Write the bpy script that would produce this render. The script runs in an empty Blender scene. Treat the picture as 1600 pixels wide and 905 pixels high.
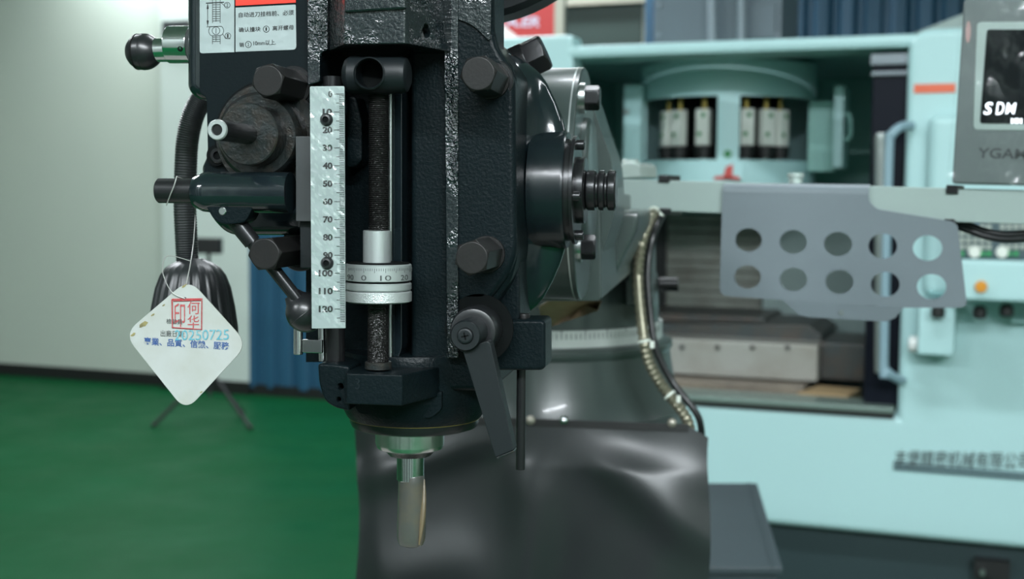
import bpy, bmesh, math, random
from mathutils import Vector, Matrix
random.seed(7)
scene = bpy.context.scene
COL = scene.collection
rad = math.radians

# ------------------------------------------------------------------ camera
CAM_Z = 1.30
FPX = 2000.0                                  # focal length in pixels of the 1600 px wide frame
YAW, PITCH, ROLL = rad(8.81), rad(4.01), rad(0.5)
RCAM = Matrix.Rotation(YAW, 3, 'Z') @ Matrix.Rotation(math.pi/2 - PITCH, 3, 'X') @ Matrix.Rotation(ROLL, 3, 'Z')
CPOS = Vector((0, 0, CAM_Z))
cam_d = bpy.data.cameras.new('camera'); cam = bpy.data.objects.new('camera', cam_d); COL.objects.link(cam)
cam_d.sensor_width = 36; cam_d.lens = 36*FPX/1600; cam_d.clip_start = 0.02; cam_d.clip_end = 100
cam.matrix_world = Matrix.Translation(CPOS) @ RCAM.to_4x4()
cam_d.dof.use_dof = True; cam_d.dof.focus_distance = 0.735; cam_d.dof.aperture_fstop = 10.0
scene.camera = cam

# ------------------------------------------------------------------ world, exposure, lamps
w = bpy.data.worlds.new('world'); scene.world = w; w.use_nodes = True
w.node_tree.nodes['Background'].inputs[0].default_value = (0.55, 0.75, 0.68, 1)
w.node_tree.nodes['Background'].inputs[1].default_value = 0.05
vs = scene.view_settings
vs.view_transform = 'Standard'; vs.look = 'None'; vs.exposure = 0.80; vs.gamma = 1.0; vs.use_curve_mapping = False

RA = rad(-12)                                  # the room stands turned by 12 degrees to the mill
E1 = Vector((math.cos(RA), math.sin(RA), 0)); E2 = Vector((-math.sin(RA), math.cos(RA), 0)); EZ = Vector((0, 0, 1))
CEIL = 3.3
def ceiling_lamp(u, v, power, sx=1.25, sy=0.16):
    """linear ceiling luminaire, in room coordinates (u along the back wall, v towards it)"""
    d = bpy.data.lights.new('ceiling_lamp', 'AREA'); d.shape = 'RECTANGLE'; d.size = sx; d.size_y = sy
    d.energy = power*1.14; d.color = (0.90, 0.95, 1.0)
    o = bpy.data.objects.new('ceiling_lamp', d); COL.objects.link(o)
    p = E1*u + E2*v; o.location = (p.x, p.y, CEIL - 0.06); o.rotation_euler = (0, 0, RA)
for (u, v, e) in [(-2.6, -2.3, 70), (0.1, -2.3, 80), (1.5, -2.3, 110), (2.9, -2.3, 130),
                  (-2.9, 2.0, 32), (-0.2, 2.0, 17), (2.6, 2.0, 10),
                  (-5.0, 4.8, 36), (-2.4, 4.8, 36), (3.4, 4.8, 12),
                  (-5.2, 7.0, 22), (-2.6, 7.0, 22), (1.6, 7.4, 10)]:
    ceiling_lamp(u, v, e)

# ------------------------------------------------------------------ placing by measurement
def ray(px, py):
    return RCAM @ Vector(((px-800)/FPX, (452.5-py)/FPX, -1))
def P(px, py, Y):
    d = ray(px, py); return CPOS + d*(Y/d.y)
def G(px, py, z=0.0):
    d = ray(px, py); return CPOS + d*((z-CAM_Z)/d.z)
def hit(px, py, pt, n):
    d = ray(px, py); return CPOS + d*((pt-CPOS).dot(n)/d.dot(n))
def PXL(px, py, Y, n):
    """length in metres of n pixels at that spot"""
    return (P(px+n, py, Y)-P(px, py, Y)).length

# ------------------------------------------------------------------ mesh helpers
def cyl(bm, p0, p1, r0, r1=None, n=32, cap=True):
    return lathe(bm, p0, (Vector(p1)-Vector(p0)), [(0, r0), (1, r0 if r1 is None else r1)], n, cap, unit=False)
def frame(ax):
    ax = Vector(ax).normalized()
    t = Vector((0, 0, 1)) if abs(ax.z) < 0.9 else Vector((1, 0, 0))
    a = ax.cross(t).normalized(); b = ax.cross(a).normalized()
    return ax, a, b
def lathe(bm, o, axis, prof, n=32, cap=True, unit=True, rfun=None, sc=(1, 1), ph=0.0):
    """prof: (distance along axis, radius); sc squashes the two cross axes"""
    o = Vector(o); L = 1.0 if unit else Vector(axis).length
    ax, a, b = frame(axis); rings = []
    for t, r in prof:
        ring = []
        for k in range(n):
            th = 2*math.pi*k/n + ph; rr = r if rfun is None else rfun(t, r, th)
            ring.append(bm.verts.new(o + ax*(t*L) + a*(rr*math.cos(th)*sc[0]) + b*(rr*math.sin(th)*sc[1])))
        rings.append(ring)
    for i in range(len(rings)-1):
        for k in range(n):
            bm.faces.new((rings[i][k], rings[i][(k+1) % n], rings[i+1][(k+1) % n], rings[i+1][k]))
    if cap:
        bm.faces.new(rings[0]); bm.faces.new(rings[-1])
    return rings
def prism(bm, pts, vec):
    vec = Vector(vec); a = [bm.verts.new(Vector(p)) for p in pts]; b = [bm.verts.new(Vector(p)+vec) for p in pts]
    n = len(a); bm.faces.new(a); bm.faces.new(b)
    for i in range(n): bm.faces.new((a[i], a[(i+1) % n], b[(i+1) % n], b[i]))
def pxprism(bm, pts, Yf, Yb):
    """outline measured in the photograph at depth Yf, pushed straight back to Yb"""
    prism(bm, [P(x, y, Yf) for x, y in pts], (0, Yb-Yf, 0))
def pxbox(bm, x0, y0, x1, y1, Yf, Yb):
    xm, ym = (x0+x1)/2, (y0+y1)/2
    X0, X1 = P(x0, ym, Yf).x, P(x1, ym, Yf).x; Z0, Z1 = P(xm, y1, Yf).z, P(xm, y0, Yf).z
    box(bm, (X0, Yf, Z0), (X1, Yb, Z1))
def box(bm, lo, hi):
    x0, y0, z0 = lo; x1, y1, z1 = hi
    prism(bm, [(x0, y0, z0), (x1, y0, z0), (x1, y1, z0), (x0, y1, z0)], (0, 0, z1-z0))
def plan(bm, pts, z0, z1):
    """plan outline (x, y) raised from z0 to z1"""
    prism(bm, [(x, y, z0) for x, y in pts], (0, 0, z1-z0))
def spline(pts, m=8):
    pts = [Vector(p) for p in pts]; out = []
    for i in range(len(pts)-1):
        p0 = pts[max(i-1, 0)]; p1 = pts[i]; p2 = pts[i+1]; p3 = pts[min(i+2, len(pts)-1)]
        for k in range(m):
            t = k/m
            out.append(0.5*((2*p1)+(p2-p0)*t+(2*p0-5*p1+4*p2-p3)*t*t+(3*p1-p0-3*p2+p3)*t**3))
    out.append(pts[-1]); return out
def tube(bm, pts, r, n=12, rf=None):
    pts = [Vector(p) for p in pts]; rings = []; a = None
    for i, p in enumerate(pts):
        t = (pts[min(i+1, len(pts)-1)]-pts[max(i-1, 0)]).normalized()
        if a is None: a = frame(t)[1]
        a = (a - t*a.dot(t)).normalized(); b = t.cross(a)
        rr = r if rf is None else rf(i)
        rings.append([bm.verts.new(p + a*(rr*math.cos(2*math.pi*k/n)) + b*(rr*math.sin(2*math.pi*k/n))) for k in range(n)])
    for i in range(len(rings)-1):
        for k in range(n): bm.faces.new((rings[i][k], rings[i][(k+1) % n], rings[i+1][(k+1) % n], rings[i+1][k]))
    bm.faces.new(rings[0]); bm.faces.new(rings[-1])
def ball(bm, c, r, n=32, sc=(1, 1, 1)):
    m = Matrix.Translation(Vector(c)) @ Matrix.Diagonal((sc[0]*r, sc[1]*r, sc[2]*r, 1))
    bmesh.ops.create_uvsphere(bm, u_segments=n, v_segments=n//2, radius=1.0, matrix=m)
def hexbolt(bm, p0, p1, r, chamfer=0.12, ph=0.0):
    """hexagonal bar or bolt head from p0 (seat) to p1 (outer face) with a chamfered crown"""
    p0 = Vector(p0); L = (Vector(p1)-p0).length; ax, a, b = frame(Vector(p1)-p0); n = 48; rings = [[], [], []]; rf = r*0.85
    for k in range(n):
        th = 2*math.pi*k/n; rh = r*math.cos(math.pi/6)/math.cos((th % (math.pi/3))-math.pi/6); d = a*math.cos(th+ph)+b*math.sin(th+ph)
        rings[0].append(bm.verts.new(p0+d*rh)); rings[1].append(bm.verts.new(p0+d*rh+ax*(L-chamfer*r*0.5-(rh-rf)*0.62))); rings[2].append(bm.verts.new(p0+d*rf*0.98+ax*L))
    for i in (0, 1):
        for k in range(n): bm.faces.new((rings[i][k], rings[i][(k+1) % n], rings[i+1][(k+1) % n], rings[i+1][k]))
    bm.faces.new(rings[0]); bm.faces.new(rings[2])
def rounded(pts, r, m=5):
    """round the corners of a 2-D outline; r may be one value or one per corner"""
    out = []; n = len(pts)
    for i in range(n):
        p = Vector(pts[i]); a = Vector(pts[i-1]); b = Vector(pts[(i+1) % n])
        rr = r[i] if isinstance(r, (list, tuple)) else r
        if rr <= 0: out.append(tuple(p)); continue
        da = (a-p); db = (b-p); k = min(rr, da.length*0.45, db.length*0.45)
        s = p + da.normalized()*k; e = p + db.normalized()*k
        for j in range(m+1):
            t = j/m; out.append(tuple(s*(1-t)**2 + p*2*t*(1-t) + e*t*t))
    return out

def mesh_of(bm, name, bev=0.0, seg=2, ang=35):
    bmesh.ops.remove_doubles(bm, verts=bm.verts, dist=1e-7)
    bmesh.ops.recalc_face_normals(bm, faces=bm.faces)
    if bev > 0:
        es = [e for e in bm.edges if len(e.link_faces) == 2 and e.calc_face_angle(0) > rad(ang)]
        bmesh.ops.bevel(bm, geom=es, offset=bev, offset_type='OFFSET', segments=seg, profile=0.5, affect='EDGES', clamp_overlap=True)
    me = bpy.data.meshes.new(name); bm.to_mesh(me); bm.free()
    for p in me.polygons: p.use_smooth = True
    me.set_sharp_from_angle(angle=rad(38))
    return me
def link(name, me, m, parent=None, kind=None, label=None):
    o = bpy.data.objects.new(name, me); COL.objects.link(o)
    wn = o.modifiers.new('weighted_normals', 'WEIGHTED_NORMAL'); wn.keep_sharp = True; wn.weight = 80
    if m is not None and not me.materials: me.materials.append(m)
    if parent is not None:
        o.parent = parent
        o.matrix_parent_inverse = (parent.matrix_world if parent.type != 'EMPTY' else Matrix.Translation(parent.location)).inverted()
    if kind: o['kind'] = kind
    if label: o['label'] = label
    return o
def obj(name, bm, m, parent=None, bev=0.0, seg=2, kind=None, label=None, ang=35):
    return link(name, mesh_of(bm, name, bev, seg, ang), m, parent, kind, label)
def thing(name, loc, label, cat, group=None):
    o = bpy.data.objects.new(name, None); COL.objects.link(o); o.location = loc; o.empty_display_size = 0.05
    o['label'] = label; o['category'] = cat
    if group: o['group'] = group
    return o
def tag(o, label, cat, group=None):
    o['label'] = label; o['category'] = cat
    if group: o['group'] = group
    return o
def B(): return bmesh.new()
def cutout(o, cutters):
    """drill real holes: subtract the given bmeshes from the object"""
    tmp = []
    for c in cutters:
        c_ = link('drill', mesh_of(c, 'drill'), None); tmp.append(c_)
        md = o.modifiers.new('hole', 'BOOLEAN'); md.object = c_; md.operation = 'DIFFERENCE'; md.solver = 'EXACT'
    dg = bpy.context.evaluated_depsgraph_get()
    me = bpy.data.meshes.new_from_object(o.evaluated_get(dg))
    o.modifiers.clear(); wn = o.modifiers.new('weighted_normals', 'WEIGHTED_NORMAL'); wn.keep_sharp = True; wn.weight = 80; old = o.data; o.data = me; bpy.data.meshes.remove(old)
    for p in me.polygons: p.use_smooth = True
    me.set_sharp_from_angle(angle=rad(38))
    for t in tmp:
        d = t.data; bpy.data.objects.remove(t); bpy.data.meshes.remove(d)
def outline_mesh(loops, thick, mapf, name, res=0):
    """filled 2-D outline with holes, given thickness, mapped to space by mapf(x, y, t)"""
    cu = bpy.data.curves.new('outline', 'CURVE'); cu.dimensions = '2D'; cu.fill_mode = 'BOTH'; cu.extrude = 0.5
    for lp in loops:
        s = cu.splines.new('POLY'); s.points.add(len(lp)-1); s.use_cyclic_u = True
        for q, (x, y) in zip(s.points, lp): q.co = (x, y, 0, 1)
    o = bpy.data.objects.new('outline', cu); COL.objects.link(o)
    me = bpy.data.meshes.new_from_object(o.evaluated_get(bpy.context.evaluated_depsgraph_get()))
    bpy.data.objects.remove(o); bpy.data.curves.remove(cu)
    bm = B(); bm.from_mesh(me); bpy.data.meshes.remove(me)
    bmesh.ops.remove_doubles(bm, verts=bm.verts, dist=1e-6)
    for v in bm.verts: v.co = mapf(v.co.x, v.co.y, (v.co.z+0.5)*thick)
    return bm
def text_bm(s, u0, uw, vh, nrm, thick=0.0002, shear=0.0, bold=0.0, bm=None):
    """lettering fitted into the parallelogram at u0 (lower left) with width vector uw and height vector vh"""
    cu = bpy.data.curves.new('lettering', 'FONT'); cu.body = s; cu.size = 1.0; cu.extrude = 0.5; cu.shear = shear; cu.offset = bold; cu.resolution_u = 3
    o = bpy.data.objects.new('lettering', cu); COL.objects.link(o)
    me = bpy.data.meshes.new_from_object(o.evaluated_get(bpy.context.evaluated_depsgraph_get()))
    bpy.data.objects.remove(o); bpy.data.curves.remove(cu)
    if bm is None: bm = B()
    if len(me.vertices):
        xs = [v.co.x for v in me.vertices]; ys = [v.co.y for v in me.vertices]
        x0, x1, y0, y1 = min(xs), max(xs), min(ys), max(ys)
        for v in me.vertices:
            c = v.co.copy()
            v.co = Vector(u0) + Vector(uw)*((c.x-x0)/max(x1-x0, 1e-6)) + Vector(vh)*((c.y-y0)/max(y1-y0, 1e-6)) + Vector(nrm)*(thick*(c.z+0.5))
        bm.from_mesh(me)
    bpy.data.meshes.remove(me)
    return bm
def text_px(s, x0, y0, x1, y1, f, nrm, thick=0.0002, shear=0.0, bold=0.0, bm=None, skew=0.0):
    """the same, given as a rectangle of the photograph on the surface f(px, py); skew lowers the right end"""
    a = f(x0, y1); b = f(x1, y1+skew); c = f(x0, y0)
    return text_bm(s, a, b-a, c-a, nrm, thick, shear, bold, bm)

# ------------------------------------------------------------------ materials
def srgb(r, g, b):
    return tuple((c/255/12.92 if c/255 <= 0.04045 else ((c/255+0.055)/1.055)**2.4) for c in (r, g, b)) + (1,)
def mat(name, col, rough=0.5, metal=0.0, bump=None, var=None, coat=0.0, spec=0.5, rvar=None, alpha=1.0, emit=None, fine=None, coatbump=False, patch=None):
    """bump=(scale, strength, distance); var=(scale, second colour, amount); rvar=(scale, amount)"""
    m = bpy.data.materials.new(name); m.use_nodes = True; nt = m.node_tree; N = nt.nodes; L = nt.links
    p = N['Principled BSDF']; p.inputs['Base Color'].default_value = col; p.inputs['Roughness'].default_value = rough
    p.inputs['Metallic'].default_value = metal; p.inputs['Coat Weight'].default_value = coat; p.inputs['Coat Roughness'].default_value = 0.08
    p.inputs['Specular IOR Level'].default_value = spec; p.inputs['Alpha'].default_value = alpha
    tc = N.new('ShaderNodeTexCoord'); src = tc.outputs['Object']
    def noise(scale, det=3, rg=0.55):
        n = N.new('ShaderNodeTexNoise'); n.inputs['Scale'].default_value = scale; n.inputs['Detail'].default_value = det; n.inputs['Roughness'].default_value = rg
        L.new(src, n.inputs['Vector']); return n
    if var:
        n = noise(var[0], 4); mx = N.new('ShaderNodeMix'); mx.data_type = 'RGBA'
        mx.inputs['A'].default_value = col; mx.inputs['B'].default_value = var[1]
        mr = N.new('ShaderNodeMapRange'); mr.inputs['From Min'].default_value = 0.42; mr.inputs['From Max'].default_value = 0.72; mr.inputs['To Max'].default_value = var[2]
        L.new(n.outputs['Fac'], mr.inputs['Value']); L.new(mr.outputs['Result'], mx.inputs['Factor']); L.new(mx.outputs['Result'], p.inputs['Base Color'])
    if rvar:
        n = noise(rvar[0], 3); mr = N.new('ShaderNodeMapRange'); mr.inputs['From Min'].default_value = 0.3; mr.inputs['From Max'].default_value = 0.7
        mr.inputs['To Min'].default_value = max(rough-rvar[1], 0.03); mr.inputs['To Max'].default_value = min(rough+rvar[1], 1)
        L.new(n.outputs['Fac'], mr.inputs['Value']); L.new(mr.outputs['Result'], p.inputs['Roughness'])
    last = None
    for bp in (bump, fine):
        if bp:
            n = noise(bp[0], 2); bn = N.new('ShaderNodeBump'); bn.inputs['Strength'].default_value = bp[1]; bn.inputs['Distance'].default_value = bp[2]
            L.new(n.outputs['Fac'], bn.inputs['Height'])
            if patch:
                pn = noise(patch, 2); pm = N.new('ShaderNodeMapRange'); pm.inputs['From Min'].default_value = 0.44; pm.inputs['From Max'].default_value = 0.62; pm.inputs['To Min'].default_value = bp[1]*0.12; pm.inputs['To Max'].default_value = bp[1]
                L.new(pn.outputs['Fac'], pm.inputs['Value']); L.new(pm.outputs['Result'], bn.inputs['Strength'])
            if last: L.new(last.outputs['Normal'], bn.inputs['Normal'])
            last = bn
    if last:
        L.new(last.outputs['Normal'], p.inputs['Normal'])
        if coatbump: L.new(last.outputs['Normal'], p.inputs['Coat Normal'])
    if emit:
        p.inputs['Emission Color'].default_value = emit[0]; p.inputs['Emission Strength'].default_value = emit[1]
    return m
M = {}
M['paint'] = mat('slate_machine_paint', (0.0034, 0.0068, 0.0080, 1), 0.34, spec=0.10, bump=(520, 0.3, 0.0012), fine=(60, 0.12, 0.002))
M['cast'] = mat('slate_paint_on_rough_casting', (0.0048, 0.0088, 0.0104, 1), 0.22, spec=0.3, bump=(560, 1.0, 0.0030), coat=1.0, fine=(210, 0.8, 0.0035), coatbump=True, patch=26)
M['smooth'] = mat('smooth_slate_paint', (0.0034, 0.0066, 0.0077, 1), 0.36, spec=0.10, bump=(700, 0.12, 0.0006))
M['semi'] = mat('satin_slate_paint', (0.0050, 0.0090, 0.0105, 1), 0.24, spec=0.35, bump=(80, 0.15, 0.001))
M['gloss'] = mat('glossy_slate_paint', (0.0060, 0.0105, 0.0125, 1), 0.14, bump=(45, 0.2, 0.003), coat=0.45)
M['greygreen'] = mat('grey_green_machine_paint', (0.036, 0.051, 0.047, 1), 0.30, bump=(160, 0.06, 0.001), coat=0.12, spec=0.4)
M['oxide'] = mat('black_oxide_steel', (0.0080, 0.0082, 0.0080, 1), 0.42, 0.1, spec=0.28, bump=(500, 0.12, 0.0005), var=(90, (0.0115, 0.0105, 0.0098, 1), 0.6))
M['oxide2'] = mat('oiled_black_steel', (0.015, 0.016, 0.017, 1), 0.27, 0.4, bump=(300, 0.10, 0.0005))
M['matteblack'] = mat('matte_black_coating', (0.0050, 0.0078, 0.0088, 1), 0.46, 0.0, spec=0.28, bump=(900, 0.1, 0.0003))
M['darkgrey'] = mat('dark_grey_steel_strip', (0.030, 0.034, 0.035, 1), 0.5, 0.2, bump=(600, 0.1, 0.0003))
M['rust'] = mat('oily_worn_steel', (0.013, 0.017, 0.017, 1), 0.28, 0.2, bump=(350, 0.5, 0.001), var=(140, (0.028, 0.019, 0.013, 1), 0.7))
M['chrome'] = mat('polished_steel', (0.60, 0.61, 0.62, 1), 0.13, 1.0, bump=(40, 0.03, 0.0005))
M['spindle'] = mat('brushed_spindle_steel', (0.64, 0.60, 0.62, 1), 0.26, 1.0)
M['steel'] = mat('ground_steel', (0.50, 0.54, 0.53, 1), 0.28, 1.0, bump=(700, 0.05, 0.0003))
M['alu'] = mat('satin_aluminium', (0.38, 0.42, 0.41, 1), 0.34, 0.6, bump=(900, 0.06, 0.0003))
M['ring'] = mat('pale_degree_ring', (0.42, 0.46, 0.44, 1), 0.35, 0.2)
M['dullzinc'] = mat('dull_zinc_screw', (0.34, 0.32, 0.27, 1), 0.4, 0.6)
M['knurl'] = mat('knurled_aluminium', (0.45, 0.49, 0.48, 1), 0.36, 0.6, bump=(1500, 0.5, 0.0006))
M['thread'] = mat('oiled_screw_thread', (0.036, 0.036, 0.035, 1), 0.22, 0.8, bump=(700, 0.9, 0.0012))
M['plastic'] = mat('black_plastic', (0.010, 0.011, 0.012, 1), 0.30, bump=(300, 0.05, 0.0004))
M['softplastic'] = mat('satin_black_plastic', (0.013, 0.015, 0.016, 1), 0.36)
M['rubber'] = mat('black_rubber_sheet', (0.018, 0.0215, 0.0225, 1), 0.36, bump=(900, 0.15, 0.0005), spec=0.6, rvar=(6, 0.07))
M['scale'] = mat('etched_pale_steel_rule', (0.30, 0.365, 0.355, 1), 0.32, 0.1, bump=(55, 0.4, 0.003), var=(120, (0.245, 0.305, 0.295, 1), 0.6), coat=0.5)
M['ink'] = mat('black_ink', (0.010, 0.012, 0.012, 1), 0.6)
M['inkgrey'] = mat('grey_ink', (0.040, 0.048, 0.046, 1), 0.6)
M['inkred'] = mat('red_stamp_ink', (0.30, 0.030, 0.034, 1), 0.7, var=(900, (0.34, 0.12, 0.115, 1), 0.8))
M['inkblue'] = mat('blue_print_ink', (0.018, 0.060, 0.185, 1), 0.7)
M['inkcyan'] = mat('cyan_stamp_ink', (0.055, 0.25, 0.31, 1), 0.7, var=(500, (0.20, 0.33, 0.34, 1), 0.9))
M['card'] = mat('cream_card', (0.315, 0.335, 0.320, 1), 0.45, var=(45, (0.275, 0.29, 0.255, 1), 0.8), coat=0.15)
M['stain'] = mat('oil_stain_on_card', (0.20, 0.175, 0.070, 1), 0.5, var=(260, (0.04, 0.034, 0.018, 1), 0.9))
M['wire'] = mat('thin_steel_wire', (0.42, 0.42, 0.40, 1), 0.35, 0.6)
M['label'] = mat('silver_label_film', (0.30, 0.355, 0.35, 1), 0.28, 0.2, bump=(70, 0.45, 0.003), coat=0.5)
M['labelred'] = mat('red_label_print', (0.62, 0.030, 0.015, 1), 0.35)
M['wax'] = mat('smoky_wax_coating', (0.048, 0.051, 0.045, 1), 0.34, bump=(120, 0.3, 0.001), var=(70, (0.080, 0.068, 0.042, 1), 0.7), coat=0.3)
M['amber'] = mat('amber_wax_edge', (0.10, 0.078, 0.042, 1), 0.38, bump=(150, 0.3, 0.001), coat=0.1)
M['brass'] = mat('oily_brass', (0.30, 0.23, 0.06, 1), 0.3, 0.8)
M['arm'] = mat('pale_grey_green_arm_paint', (0.265, 0.335, 0.315, 1), 0.45, bump=(700, 0.05, 0.0004))
M['tray'] = mat('blue_grey_powder_coat', (0.133, 0.163, 0.180, 1), 0.46, bump=(1300, 0.12, 0.0003))
M['bracket'] = mat('pale_bracket_metal', (0.45, 0.53, 0.50, 1), 0.25, 0.5)
M['readout'] = mat('grey_readout_case', (0.098, 0.123, 0.121, 1), 0.42, bump=(900, 0.05, 0.0003))
def film(name, fac, rough, scale, dist):
    m = bpy.data.materials.new(name); m.use_nodes = True; N = m.node_tree.nodes; L = m.node_tree.links; N.remove(N['Principled BSDF'])
    t = N.new('ShaderNodeBsdfTransparent'); g = N.new('ShaderNodeBsdfGlossy'); g.inputs['Roughness'].default_value = rough; x = N.new('ShaderNodeMixShader'); x.inputs[0].default_value = fac
    tc = N.new('ShaderNodeTexCoord'); n = N.new('ShaderNodeTexNoise'); n.inputs['Scale'].default_value = scale; b_ = N.new('ShaderNodeBump'); b_.inputs['Distance'].default_value = dist; b_.inputs['Strength'].default_value = 0.7
    L.new(tc.outputs['Object'], n.inputs['Vector']); L.new(n.outputs['Fac'], b_.inputs['Height']); L.new(b_.outputs['Normal'], g.inputs['Normal'])
    L.new(t.outputs[0], x.inputs[1]); L.new(g.outputs[0], x.inputs[2]); L.new(x.outputs[0], N['Material Output'].inputs['Surface']); return m
M['film'] = film('clear_wrinkled_film', 0.03, 0.12, 30, 0.006)
M['rulefilm'] = film('clear_crinkled_film', 0.13, 0.05, 60, 0.0008)
M['screen'] = mat('black_display_glass', (0.003, 0.005, 0.006, 1), 0.15, spec=0.2)
M['digits'] = mat('lit_display_digits', (0.8, 0.85, 0.9, 1), 0.5, emit=((0.85, 0.93, 1.0, 1), 1.3))
M['badge'] = mat('dark_badge_print', (0.028, 0.036, 0.036, 1), 0.5)
M['conduit'] = mat('flexible_metal_conduit', (0.21, 0.20, 0.145, 1), 0.30, 0.6)
M['tie'] = mat('white_cable_tie', (0.60, 0.65, 0.58, 1), 0.4)
M['paper'] = mat('brown_oiled_paper', (0.36, 0.26, 0.15, 1), 0.55, var=(30, (0.22, 0.15, 0.09, 1), 0.7))
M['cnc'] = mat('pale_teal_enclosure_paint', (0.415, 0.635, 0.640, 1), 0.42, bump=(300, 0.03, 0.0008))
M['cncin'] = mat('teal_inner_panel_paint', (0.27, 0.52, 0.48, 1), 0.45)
M['drum'] = mat('teal_magazine_cover_paint', (0.42, 0.66, 0.67, 1), 0.42)
M['slat'] = mat('oily_steel_way_cover', (0.215, 0.235, 0.205, 1), 0.5, 0.0, var=(9, (0.13, 0.12, 0.10, 1), 0.8))
M['table'] = mat('machine_table_iron', (0.36, 0.36, 0.33, 1), 0.42, 0.3, var=(7, (0.26, 0.24, 0.20, 1), 0.6))
M['darkiron'] = mat('dark_oily_iron', (0.045, 0.055, 0.055, 1), 0.45, 0.2, var=(14, (0.09, 0.06, 0.04, 1), 0.6))
M['navy'] = mat('dark_tinted_door', (0.005, 0.007, 0.013, 1), 0.4, spec=0.12)
M['plinth'] = mat('dark_teal_plinth', (0.020, 0.040, 0.044, 1), 0.5)
M['handle'] = mat('blue_grey_handle_tube', (0.24, 0.36, 0.42, 1), 0.35)
M['orange'] = mat('orange_stripe', (0.72, 0.13, 0.055, 1), 0.45)
M['amberbtn'] = mat('amber_push_button', (0.66, 0.27, 0.02, 1), 0.35)
M['panel'] = mat('dark_key_panel', (0.055, 0.095, 0.11, 1), 0.45)
M['key'] = mat('pale_keys', (0.38, 0.43, 0.38, 1), 0.5)
M['keygreen'] = mat('green_keys', (0.02, 0.30, 0.09, 1), 0.5)
M['keyblue'] = mat('blue_keys', (0.08, 0.28, 0.50, 1), 0.5)
M['white'] = mat('white_tool_card', (0.72, 0.76, 0.70, 1), 0.5)
M['green'] = mat('green_mark', (0.02, 0.22, 0.06, 1), 0.5)
M['redmark'] = mat('red_mark', (0.55, 0.07, 0.06, 1), 0.5)
M['void'] = mat('unlit_black_interior', (0.004, 0.005, 0.005, 1), 0.8, spec=0.05)  # black stands in for the shade inside holes, gaps and hollows
M['card2'] = mat('brown_cardboard', (0.36, 0.25, 0.13, 1), 0.7)
M['cabinet'] = mat('blue_grey_cabinet_paint', (0.036, 0.052, 0.060, 1), 0.42, bump=(400, 0.05, 0.0005))
M['cabinetdark'] = mat('dark_cabinet_edge', (0.030, 0.045, 0.052, 1), 0.4)
M['curtain'] = mat('blue_corrugated_partition', (0.015, 0.078, 0.142, 1), 0.5, bump=(60, 0.05, 0.003))
M['posterred'] = mat('red_poster', (0.42, 0.032, 0.030, 1), 0.5)
M['posterwhite'] = mat('white_poster_print', (0.72, 0.74, 0.72, 1), 0.5)
M['posterblue'] = mat('pale_blue_poster_letters', (0.50, 0.50, 0.62, 1), 0.5)
M['cream'] = mat('cream_frame', (0.36, 0.36, 0.29, 1), 0.5)
M['black'] = mat('flat_black', (0.008, 0.009, 0.009, 1), 0.5)
M['pipe'] = mat('dull_grey_pipe', (0.20, 0.235, 0.26, 1), 0.4, 0.2)
M['greybox'] = mat('grey_blue_electric_box', (0.105, 0.135, 0.155, 1), 0.4, 0.2)
M['wall'] = mat('pale_green_grey_wall_paint', (0.44, 0.50, 0.435, 1), 0.75, bump=(120, 0.04, 0.002), var=(0.7, (0.40, 0.46, 0.41, 1), 0.6))
M['pillar'] = mat('light_grey_pillar_paint', (0.50, 0.575, 0.53, 1), 0.7, bump=(120, 0.04, 0.002))
M['ceil'] = mat('white_ceiling_paint', (0.55, 0.58, 0.54, 1), 0.9)
M['farwall'] = mat('grey_far_wall_paint', (0.10, 0.11, 0.11, 1), 0.7)
M['floor'] = mat('green_epoxy_floor', (0.0015, 0.054, 0.016, 1), 0.45, bump=(5, 0.10, 0.01), var=(1.6, (0.002, 0.064, 0.021, 1), 0.8), rvar=(3, 0.08), spec=0.06)

# ------------------------------------------------------------------ the room
def RP(u, v, z=0.0): return E1*u + E2*v + EZ*z
def UV(p): return p.dot(E1), p.dot(E2)
def rbox(bm, u0, u1, v0, v1, z0, z1):
    prism(bm, [RP(u0, v0, z0), RP(u1, v0, z0), RP(u1, v1, z0), RP(u0, v1, z0)], (0, 0, z1-z0))
WV = UV(G(250, 603))[1]                        # the back wall line
def wallpx(px, py, d=0.0): return hit(px, py, RP(0, WV-d), E2)
U_L, U_R, V_F = -8.2, 5.6, -2.8
def struct(name, bm, m, bev=0.0): return obj(name, bm, m, bev=bev, kind='structure')
b = B(); rbox(b, U_L, U_R, V_F, WV+0.15, -0.1, 0); struct('floor', b, M['floor'])
b = B(); rbox(b, U_L, U_R, V_F, WV+0.15, CEIL, CEIL+0.1); struct('ceiling', b, M['ceil'])
b = B(); rbox(b, U_L, U_R, WV, WV+0.15, 0, CEIL); struct('wall_back', b, M['wall'])
b = B(); rbox(b, U_L-0.15, U_L, V_F, WV+0.15, 0, CEIL); struct('wall_left', b, M['wall'])
b = B(); rbox(b, U_R, U_R+0.15, V_F, WV+0.15, 0, CEIL); struct('wall_right', b, M['wall'])
b = B(); rbox(b, U_L, U_R, V_F-0.15, V_F, 0, CEIL); struct('wall_front', b, M['farwall'])  # unseen wall, set close and dark for the chrome to reflect
for k in range(11):                             # unseen pilasters behind the viewer, added to streak the chrome reflections
    b = B(); rbox(b, U_L+0.5+k*1.25, U_L+0.85+k*1.25, V_F, V_F+0.12, 0, CEIL); struct('trim_%d' % (k+2), b, M['pillar'])
uP0 = UV(wallpx(251, 300, 0.10))[0]; uP1 = UV(wallpx(388, 300, 0.10))[0]
b = B(); rbox(b, uP0, uP1, WV-0.10, WV, 0, CEIL); struct('wall_pillar', b, M['pillar'], 0.015)
b = B(); rbox(b, U_L, uP0, WV-0.015, WV, 0, 0.085); struct('baseboard_back', b, M['black'])
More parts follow.
